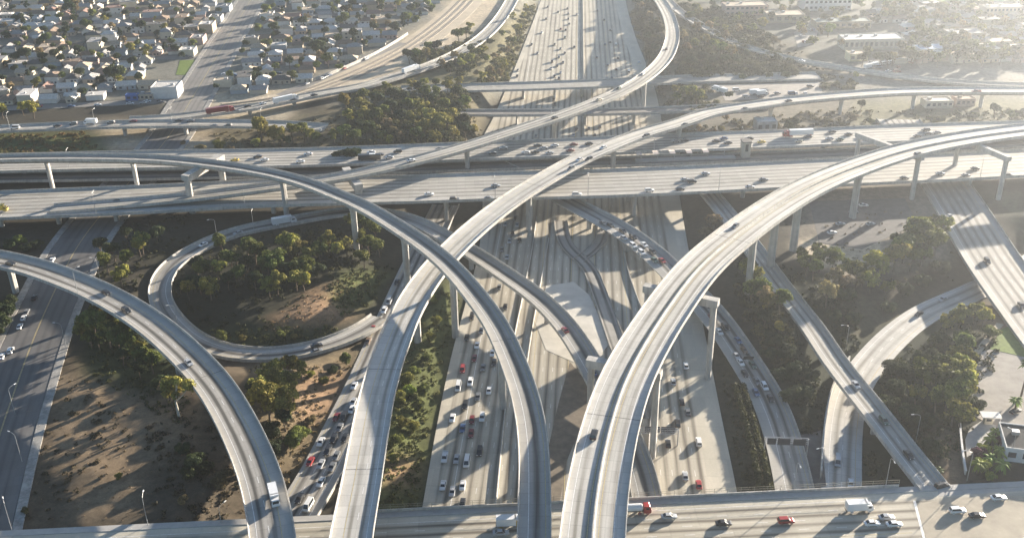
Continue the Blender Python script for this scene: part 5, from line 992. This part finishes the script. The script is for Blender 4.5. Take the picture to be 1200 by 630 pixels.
grove('among the houses at upper right', 'rd1,1040,80,9 rd2,1068,77,9 rg1,1098,80,9 rd1,1130,74,10 rd2,1150,78,9 rg2,1172,76,9 rd1,1190,70,9 rd2,1110,70,9 rd1,1055,66,9 rg1,1140,64,9 rd1,1080,52,9 rd2,1160,50,9 rd1,1120,56,9 rd1,1045,26,9 rd2,1062,22,9 rd1,1100,18,9 rd1,1120,76,8 lb,1080,76,8 rd2,1060,74,8 lb,1045,78,8 rg1,1160,72,8 rd1,1180,40,9 lb,1080,30,10 rg2,1075,40,10 lb,1095,28,9 rd2,1030,80,9 rg1,1140,78,7 lb,1195,74,9 rg2,1015,70,8 rd1,1010,78,8')
# larger buildings
def building(px, py, L, W_, h, rz, label, wall, roof, wins=(0, 0), cat='building', wcol=WINM, z=None, rooftop=True):
    q = un(px, py, Z); q.z = GROUND_Z(q.x, q.y); root = thing('building', q, label, cat, rz=rz)
    m_ = MB(); m_.box((0, 0, h / 2 - .4), (L, W_, h + .8)); m_.build('wall', wall, root)
    m_ = MB(); m_.box((0, 0, h + .06), (L - .6, W_ - .6, .1))
    for a, b, c, d_ in ((0, W_ / 2 - .15, L, .3), (0, -W_ / 2 + .15, L, .3), (L / 2 - .15, 0, .3, W_ - .6), (-L / 2 + .15, 0, .3, W_ - .6)): m_.box((a, b, h + .25), (c, d_, .5), 1)
    m_.build('roof', [roof, wall], root)
    if rooftop:
        for k in range(max(1, int(L / 14))):
            m_ = MB(); m_.box((-L / 2 + 4 + k * 11, W_ * .12, h + .75), (2.2, 1.8, 1.3)); m_.build('roof_unit', STEEL, root)
    nx_, nz_ = wins; me = None
    for f in range(nz_):
        for k in range(nx_):
            x = -L / 2 + L * (k + .5) / nx_; zc = h * (f + .55) / nz_
            if me is None: m_ = MB(); m_.box((0, 0, 0), (L / nx_ * .55, .12, h / nz_ * .42)); o = m_.build('window', wcol, root, (x, -W_ / 2 - .02, zc)); me = o.data
            else: inst('window', me, root, (x, -W_ / 2 - .02, zc))
        for k in range(int(nx_ * W_ / L) if nx_ > 3 else 0): inst('window', me, root, (L / 2 + .02, -W_ / 2 + W_ * (k + .5) / max(1, int(nx_ * W_ / L)), zc), (0, 0, math.pi / 2))
    return root
building(197, 112, 17, 15, 7.5, rz0 + math.pi - .06, 'white two-storey building with rows of windows beside the avenue', WALLM['white'], ROOFM['pale'], (7, 2))
building(156, 117, 8, 4, 3.6, .03, 'bright blue shed on the lot behind the elevated road', PAINTS['blue'] if False else mat('blue_shed', (.05, .12, .32), .6), mat('blue_roof', (.07, .15, .36), .6), (2, 1), 'shed', rooftop=False)
building(171, 116, 11, 5, 3.4, .03, 'low grey shed between the blue shed and the white building', WALLM['beige'], ROOFM['grey'], (4, 1), 'shed')
building(1019, 55, 44, 17, 7.5, .02, 'long pale building with a row of windows in the haze at upper right', WALLM['cream'], ROOFM['pale'], (12, 1))
building(965, 9, 40, 22, 9, .02, 'big white building at the top edge right of centre', WALLM['white'], ROOFM['pale'], (10, 2))
building(985, 31, 44, 14, 5, .02, 'long dull green-roofed warehouse below the big white building', WALLM['tan'], mat('green_roof', (.20, .23, .20), .9), (9, 1), 'warehouse')
building(872, 16, 36, 16, 8, .05, 'pinkish windowed block behind the hazy wood', WALLM['pink'], ROOFM['tan'], (9, 2))
building(918, 24, 30, 18, 6, .02, 'plain tan warehouse between the wood and the parking yard', WALLM['tan'], ROOFM['tan'], (5, 1), 'warehouse')
building(1003, 70, 13, 10, 5, .05, 'small yellow block left of the hazy parking yard', mat('yellow_wall', (.62, .52, .30), .85), ROOFM['tan'], (3, 1))
building(1090, 63, 22, 14, 5, .1, 'bluish-roofed hall in the hazy district', WALLM['white'], mat('bluish_roof', (.34, .42, .52), .6), (6, 1), 'hall')
building(1172, 20, 32, 12, 9, .05, 'grey slab building near the top right corner', WALLM['beige'], ROOFM['grey'], (10, 2))
building(1128, 46, 26, 16, 6, .08, 'wide grey-roofed block in the middle of the hazy district', WALLM['beige'], ROOFM['grey'], (7, 1))
building(896, 152, 12, 9, 6, .05, 'small concrete plant house with a white roof below the rising flyover', STRUC, WALLM['white'], (3, 1))
building(1097, 124, 17, 9, 4, .04, 'low pale house seen under the rising flyover, left one', WALLM['cream'], ROOFM['pale'], (5, 1))
building(1128, 122, 12, 8, 4.2, .04, 'low peach house seen under the rising flyover, right one', WALLM['pink'], ROOFM['tan'], (4, 1))
building(1205, 528, 17, 14, 4.6, -.25, 'dark-roofed building with white edges at the right edge', WALLM['white'], mat('solar_dark', (.03, .032, .035), .95), (4, 1))
for x_, y_, L1, W1, h1, lb, wl, rf, wn in ((221, 64, 11, 12, 4.5, 'low cream shop left of the avenue just beyond the lawn', 'cream', 'pale', (3, 1)), (233, 50, 10, 14, 5, 'pink shop left of the avenue, second beyond the lawn', 'pink', 'grey', (3, 1)), (244, 37, 11, 15, 7, 'two-storey tan block left of the avenue, third beyond the lawn', 'tan', 'pale', (4, 2)), (254, 25, 10, 12, 4.5, 'low white shop left of the avenue, fourth beyond the lawn', 'white', 'dark', (3, 1)), (263, 13, 12, 14, 5, 'grey shop left of the avenue near the top edge', 'blue', 'grey', (3, 1)), (263, 100, 12, 10, 4.5, 'low cream workshop right of the avenue behind the red lorry', 'cream', 'tan', (3, 1)), (296, 50, 11, 10, 4.5, 'low beige shop right of the avenue facing the lawn', 'beige', 'grey', (3, 1)), (314, 22, 11, 12, 5, 'pale shop right of the avenue near the top', 'white', 'tan', (3, 1))):
    building(x_, y_, L1, W1, h1, rz0 + math.pi - .05, lb, WALLM[wl], ROOFM[rf], wn, 'shop')
bt = thing('booth', ground_at(1157, 495), 'small booth under a flat white canopy beside the parking lot', 'booth', rz=-.12)
m_ = MB(); m_.box((0, 0, 1.3), (2.6, 2.0, 3.0)); m_.build('wall', WALLM['cream'], bt); m_ = MB(); m_.box((.5, 0, 3.1), (6.2, 3.6, .35)); m_.build('canopy', WALLM['white'], bt)
for k in (-2.2, 3.2): m_ = MB(); m_.box((k, -1.5, 1.3), (.15, .15, 3.2)); m_.build('post', STEEL, bt)
m_ = MB(); m_.box((0, -1.02, 1.7), (1.6, .06, .9)); m_.build('window', WINM, bt)
def sheet(name, pts, m, dz=.05, z=None, uv=False):
    P = [un(a, b, Z if z is None else z) for a, b in pts]; c = sum(P, Vector()) / len(P)
    mb = MB(); top_ = [(p.x, p.y, p.z + dz) for p in P]; bot = [(p.x, p.y, p.z - .6) for p in P]; mb.loft([bot, top_], caps=True); o = mb.build(name, m); o['kind'] = 'structure'; return o
LOTM = mat('lot_asphalt', (.27, .245, .215), .9, noise=(.25, .2)); LAWN = mat('lawn', (.11, .155, .025), .9, noise=(.8, .3)); DARKLOT = mat('dark_lot', (.105, .10, .095), .9, noise=(.3, .25)); SOILM = mat('bare_soil', (.17, .14, .105), .95, noise=(.3, .3))
sheet('parking_lot', [(1150, 412), (1230, 388), (1260, 520), (1165, 500), (1140, 486), (1137, 455)], LOTM, .06); sheet('lawn', [(1160, 409), (1174, 385), (1210, 374), (1250, 392), (1245, 420), (1200, 418)], LAWN, .14)
sheet('pavement', [(1131, 515), (1136, 502), (1150, 493), (1168, 498), (1164, 508), (1144, 530), (1133, 535)], PAVE, .08); sheet('path', [(1168, 378), (1176, 380), (1140, 425), (1131, 450), (1126, 448), (1134, 420)], mat('path_dirt', (.36, .30, .22), .9, noise=(.5, .15)), .07)
sheet('lawn', [(206, 88), (230, 88), (238, 70), (211, 71)], LAWN, .1); sheet('parking_lot', [(948, 236), (1060, 232), (1075, 262), (1010, 292), (960, 284)], DARKLOT, .04)
sheet('parking_lot', [(1010, 70), (1062, 60), (1078, 80), (1020, 88)], DARKLOT, .06); sheet('parking_lot', [(840, 100), (960, 96), (965, 112), (850, 118)], LOTM, .06); sheet('parking_lot', [(930, 38), (962, 20), (955, 52), (935, 56)], LOTM, .06)
sheet('paved_gore', [(938, 510), (962, 505), (968, 570), (955, 572)], DARKLOT, .3, .3)
sheet('bare_ground', [(668, 424), (692, 452), (684, 492), (664, 540), (654, 600), (638, 600), (643, 522), (655, 470)], SOILM, .05, 0.0)
sheet('concrete_apron', [(640, 335), (672, 330), (690, 345), (703, 372), (716, 400), (700, 420), (672, 424), (640, 410), (628, 380)], mat('apron_concrete', (.50, .47, .41), .85, noise=(.12, .16)), .06, 0.0)
sheet('kerb_line', [(1070, 586), (1073, 586), (1092, 660), (1089, 660)], WHITE_LINE, .02, 7.6); sheet('intersection_slab', [(1074, 590), (1108, 583), (1200, 580), (1260, 578), (1300, 660), (1094, 660)], mat('slab_tan', (.36, .315, .245), .9, noise=(.12, .2)), .013, 7.6)
sheet('pavement', [(1098, 574), (1130, 571), (1260, 564), (1260, 572), (1100, 583)], PAVE, .62); sheet('pavement', [(-30, 627), (290, 611), (290, 617), (-30, 634)], PAVE, .2)
# residential streets
for a, b in ((( -40, 129), (198, 118)), ((-60, 77.5), (238, 65.6)), ((-80, 32), (262, 22)), ((262, 63), (420, 58)), ((283, 21), (500, 14)), ((330, 112), (470, 50)), ((248, 88), (330, 86))):
    q = Path([(a[0], a[1], Z + .08), ((a[0] + b[0]) / 2, (a[1] + b[1]) / 2, Z + .08), (b[0], b[1], Z + .08)], 6); o = sweep('residential_street', q, [(-5, 0), (-4.7, 0), (4.7, 0), (5, 0), (5, -.7), (-5, -.7)], [ASPH_PALE, STRUC], wear=[0, .4, .4, 0, 0, 0], top=3, u0=-4.7); o['kind'] = 'structure'; q.w = 5
    fleet(q, 1, 'residential street %s' % {-40: 'nearest the elevated road', -60: 'second from the elevated road', -80: 'third from the elevated road', 262: 'just right of the avenue', 283: 'near the top right of the avenue', 330: 'beside the railway yard', 248: 'behind the red lorry'}[a[0]], ' '.join('%s,%.1f,%.1f' % (hr.choice(['sw', 'sg', 'sk', 'ss', 'uw', 'sb', 'sr']), a[0] + (b[0] - a[0]) * t, a[1] + (b[1] - a[1]) * t + hr.choice([-.9, .7])) for t in [hr.uniform(.15, .98) for _ in range(9)]))
# railway tracks in the beige corridor
TRACKM = mat('ballast', (.27, .225, .17), .95, noise=(.8, .25)); o = sweep('railway_bed', RAILP, [(-16, .05), (12, .05), (13, -.5), (-17, -.5)], [mat('yard_dirt', (.40, .335, .245), .95, noise=(.08, .16))]); o['kind'] = 'structure'
for k, off in enumerate((-9, -3.5, 2)):
    tr = thing('railway_track', (0, 0, 0), ['railway track nearest the houses in the beige corridor', 'middle railway track in the beige corridor', 'railway track nearest the slip road in the beige corridor'][k], 'railway track')
    sweep('ballast', RAILP, [(off - 1.6, .04), (off - 1.2, .3), (off + 1.2, .3), (off + 1.6, .04)], [TRACKM], tr)
    for s_ in (-.72, .72): sweep('rail', RAILP, [(off + s_ - .06, .29), (off + s_ - .06, .46), (off + s_ + .06, .46), (off + s_ + .06, .29)], [DARK_STEEL], tr)
tag(sweep('block_wall', RAILP, [(-19.2, -.4), (-19.2, 2.2), (-18.9, 2.2), (-18.9, -.4)], [STRUC], i0=20, i1=len(RAILP.p) // 2), 'long white block wall between the houses and the railway corridor', 'wall')
# ================================================================ STREET FURNITURE
LAMPS = []
def lamp(q, ang, h=11.0, arm=2.6, label='', p0=None):
    root = thing('street_lamp', q, label, 'street lamp', 'street lamps', rz=ang)
    if not LAMPME:
        m_ = MB(); m_.tube([(0, 0, -.3), (0, 0, 5), (0, 0, 10.2)], [.13, .10, .075], 7); a = m_.build('pole', STEEL, root).data
        m_ = MB(); m_.tube([(0, 0, 10.0), (.25, 0, 10.6), (1.1, 0, 11.0), (2.6, 0, 11.1)], [.07, .06, .05, .045], 6); b = m_.build('arm', STEEL, root).data
        m_ = MB(); m_.loft([[(2.3, -.16, 11.0), (2.3, .16, 11.0), (2.3, .12, 11.18), (2.3, -.12, 11.18)], [(3.2, -.2, 11.02), (3.2, .2, 11.02), (3.2, .1, 11.14), (3.2, -.1, 11.14)]]); c = m_.build('lamp_head', mat('lamp_head', (.6, .6, .58), .5), root).data
        LAMPME.extend([('pole', a), ('arm', b), ('lamp_head', c)])
    else:
        for nm, me in LAMPME: inst(nm, me, root)
LAMPME = []
def ground_lamps(area, text):
    pts = [tuple(map(float, t.split(','))) for t in text.split()]; pts.sort()
    for n_, (x, y, a) in enumerate(pts): lamp(ground_at(x, y), R(a), label='%s on %s' % ('only street lamp' if len(pts) == 1 else ordn(n_ + 1) + ' street lamp from the left', area))
ground_lamps('the shaded avenue side at lower left', '78,408,170 18,486,60 26,541,150 15,624,120 118,330,160'); ground_lamps('the loop ramp verge', '209,386,180 298,272,90 255,282,200')
ground_lamps('the slope at the right', '1073,518,180 991,410,180 1133,563,170 962,556,200 1183,540,120'); ground_lamps('the bottom pavement at left', '262,628,60 174,617,100')
def path_lamps(p, area, side, xs_):
    for n_, x in enumerate(sorted(xs_)):
        i = int(np.argmin(np.abs(p.px - x))); lamp(p.at(i, side * (p.w + .05), .5), math.atan2(-side * p.n[i][1], -side * p.n[i][0]), label='%s street lamp from the left on the %s' % (ordn(n_ + 1), area))
path_lamps(PN1, 'near edge of the crosstown freeway', 1, (126, 292, 580, 688, 832, 1130)); path_lamps(PN2, 'near edge of the far crosstown carriageway', 1, (90, 585, 760, 860)); path_lamps(PO1, 'elevated road at upper left', 1, (20, 120, 205, 310)); path_lamps(PF, 'flyover from the top', 1, (655,)); path_lamps(PG, 'left foreground flyover', 1, (107,)); path_lamps(PS, 'street bridge parapet', -1, (952, 1072))
def gantry(p, px, py, w0, w1, label, panels, h=7.0):
    i = p.near_px(px, py); q = p.at(i); t = Vector(p.t[i]); n = Vector(p.n[i]); root = thing('sign_gantry', (0, 0, 0), label, 'sign gantry')
    for o_ in (w0, w1):
        c = q + n * o_; m_ = MB(); m_.tube([(c.x, c.y, c.z - 1), (c.x, c.y, c.z + h + 1.6)], [.22, .18], 8); m_.build('post', STEEL, root)
    m_ = MB()
    for dz in (h, h + 1.5):
        for s_ in (-.5, .5):
            a, b = q + n * w0 + t * s_ + Vector((0, 0, dz)), q + n * w1 + t * s_ + Vector((0, 0, dz)); m_.tube([tuple(a), tuple(b)], [.09, .09], 6)
    k = int((w1 - w0) / 1.5)
    for j in range(k):
        a = q + n * (w0 + (w1 - w0) * j / k); b = q + n * (w0 + (w1 - w0) * (j + 1) / k); z0, z1 = (h, h + 1.5) if j % 2 else (h + 1.5, h)
        for s_ in (-.5, .5): m_.tube([tuple(a + t * s_ + Vector((0, 0, z0))), tuple(b + t * s_ + Vector((0, 0, z1)))], [.05, .05], 4)
    m_.build('truss', STEEL, root)
    for a, b in panels:
        c = q + n * ((a + b) / 2) + t * .75; m_ = MB(); ang = math.atan2(n.y, n.x); m_.box((c.x, c.y, c.z + h + .7), (abs(b - a), .12, 2.4), rz=ang); m_.build('sign_panel', DARK_STEEL, root)
gantry(PI_, 920, 532, -6.4, 7.4, 'dark overhead sign gantry seen from behind across the congested exit ramp', [(-5.5, -1.5), (-.5, 3.5), (4, 6.8)], 5.0)
gantry(P110, 683, 518, 19.5, 32, 'grey sign gantry across the right-hand carriageway beside the twin flyover', [(21, 26), (26.4, 31)], 5.0)
# transit station on the guideway
st = thing('transit_station', (0, 0, 0), 'open transit platform with long pale canopies between the crosstown carriageways', 'station'); ia_, ib_ = PNM.near_px(742, 189), PNM.near_px(868, 184)
CANO = mat('canopy_panel', (.55, .46, .40), .7, noise=(.8, .15))
sweep('platform', PNM, [(-1.9, -.2), (-1.9, 1.0), (1.9, 1.0), (1.9, -.2)], [PAVE], st, i0=ia_, i1=ib_)
seg = max(2, (ib_ - ia_) // 5)
for k in range(5):
    a = ia_ + k * seg; sweep('canopy', PNM, [(-2.8, 4.6), (-2.8, 4.8), (0, 5.2), (2.8, 4.8), (2.8, 4.6), (0, 5.0)], [CANO], st, i0=a, i1=min(a + seg - 1, ib_))
for i in range(ia_ + 1, ib_, 3):
    m_ = MB(); c = PNM.at(i); m_.box((c.x, c.y, c.z + 3.0), (.3, .3, 4.1)); m_.build('canopy_post', STEEL, st)
et = thing('lift_tower', PNM.at(PNM.near_px(874, 184), -2), 'squat pale lift tower at the end of the transit platform', 'tower', rz=.05)
m_ = MB(); m_.box((0, 0, 4), (4.4, 5.0, 9)); m_.build('wall', WALLM['cream'], et); m_ = MB(); m_.box((0, 0, 8.8), (5.0, 5.6, .5)); m_.build('roof', ROOFM['dark'], et); m_ = MB(); m_.box((0, -2.53, 5.5), (1.6, .1, 4)); m_.build('window', WINM, et)
# walls beside the sunken slip road, and the dirt lot's kerb
iA, iB = PK.near_px(1014, 432), PK.near_px(986, 575)
tag(sweep('retaining_wall', PK, [(6.2, -.6), (6.2, 3.2), (6.7, 3.2), (6.7, -.6)], [STRUC], i0=iA, i1=iB), 'tan retaining wall on the left of the sunken slip road under the exit ramp', 'wall')
tag(sweep('kerb_wall', PN, [(7.0, -.6), (7.0, .9), (7.3, .9), (7.3, -.6)], [STRUC], i0=0), 'low wall along the outer edge of the jammed slip road', 'wall')
gw = thing('garden_wall', (0, 0, 0), 'narrow white-topped wall beside the garden at lower right', 'wall'); q = Path([tuple(ground_at(x, y)) for x, y in ((1124, 498), (1126, 525), (1131, 556))], 2, world=True)
sweep('wall', q, [(-.2, -.5), (-.2, 1.5), (.2, 1.5), (.2, -.5)], [STRUC], gw); sweep('coping', q, [(-.3, 1.49), (-.3, 1.65), (.3, 1.65), (.3, 1.49)], [WALLM['white']], gw)
# parked lorries and cars on the yards
for n_, (x, y, k, c, a) in enumerate([(846, 106, 'box_truck', 'white', 2.3), (840, 104, 'box_truck', 'white', 2.3), (885, 108, 'box_truck', 'white', .2), (893, 109, 'box_truck', 'white', .2), (1018, 78, 'box_truck', 'silver', .5), (1026, 76, 'box_truck', 'white', .5), (1036, 74, 'van', 'silver', .5), (1044, 73, 'van', 'white', .5), (1052, 71, 'sedan', 'grey', .5)]):
    put_vehicle(None, x, y, k, c, 1, 'hazy yards at upper right', rz=a, free=Z + .1)
for n_, (x, y, c, a) in enumerate([(975, 272, 'white', .2), (985, 262, 'silver', .2), (1000, 248, 'grey', .1), (1012, 240, 'white', .1), (1190, 481, 'black', .5), (1020, 262, 'silver', .3)]): put_vehicle(None, x, y, 'sedan', c, 1, 'lots under and right of the twin flyover', rz=a, free=Z + .1)
for k in range(34):
    x, y = hr.choice([(hr.uniform(862, 955), hr.choice([101, 105, 109, 113])), (hr.uniform(1018, 1068), hr.choice([68, 73, 78, 83])), (hr.uniform(934, 956), hr.choice([28, 35, 42, 49]))])
    put_vehicle(None, x, y, hr.choice(['sedan', 'sedan', 'suv', 'van']), hr.choice(['white', 'silver', 'grey', 'black', 'blue', 'maroon']), 1, 'hazy yards at upper right', rz=hr.choice([.1, 1.67]), free=Z + .1)
label_vehicles()
build_trees()
# trees are told apart by kind and place
sub = {}
for t in TREES: sub.setdefault((t[2], t[1]), []).append(t)
for (ar, k_), l_ in sub.items():
    l_.sort(key=lambda t: t[3])
    for n_, t in enumerate(l_):
        tag(t[0], ('only ' if len(l_) == 1 else ordn(n_ + 1) + ' ') + DESC[k_] + ('' if len(l_) == 1 else ' from the left') + ' ' + ar, {'b': 'shrub', 'p': 'palm', 'a': 'plant'}.get(k_[0], 'tree'), 'trees ' + ar)
# ================================================================ HAZE
def build_haze():
    mb = MB(); mb.box((0, 1600, 107), (7000, 5600, 218))
    m = bpy.data.materials.new('haze_air'); m.use_nodes = True; n = m.node_tree.nodes; n.remove(n['Principled BSDF'])
    pv = n.new('ShaderNodeVolumePrincipled'); pv.inputs['Density'].default_value = HAZE_D; pv.inputs['Anisotropy'].default_value = .8; pv.inputs['Color'].default_value = (.86, .92, 1, 1)
    m.node_tree.links.new(pv.outputs[0], n['Material Output'].inputs['Volume'])
    o = mb.build('haze', m); o['kind'] = 'stuff'
HAZE_D = .00017
build_haze()
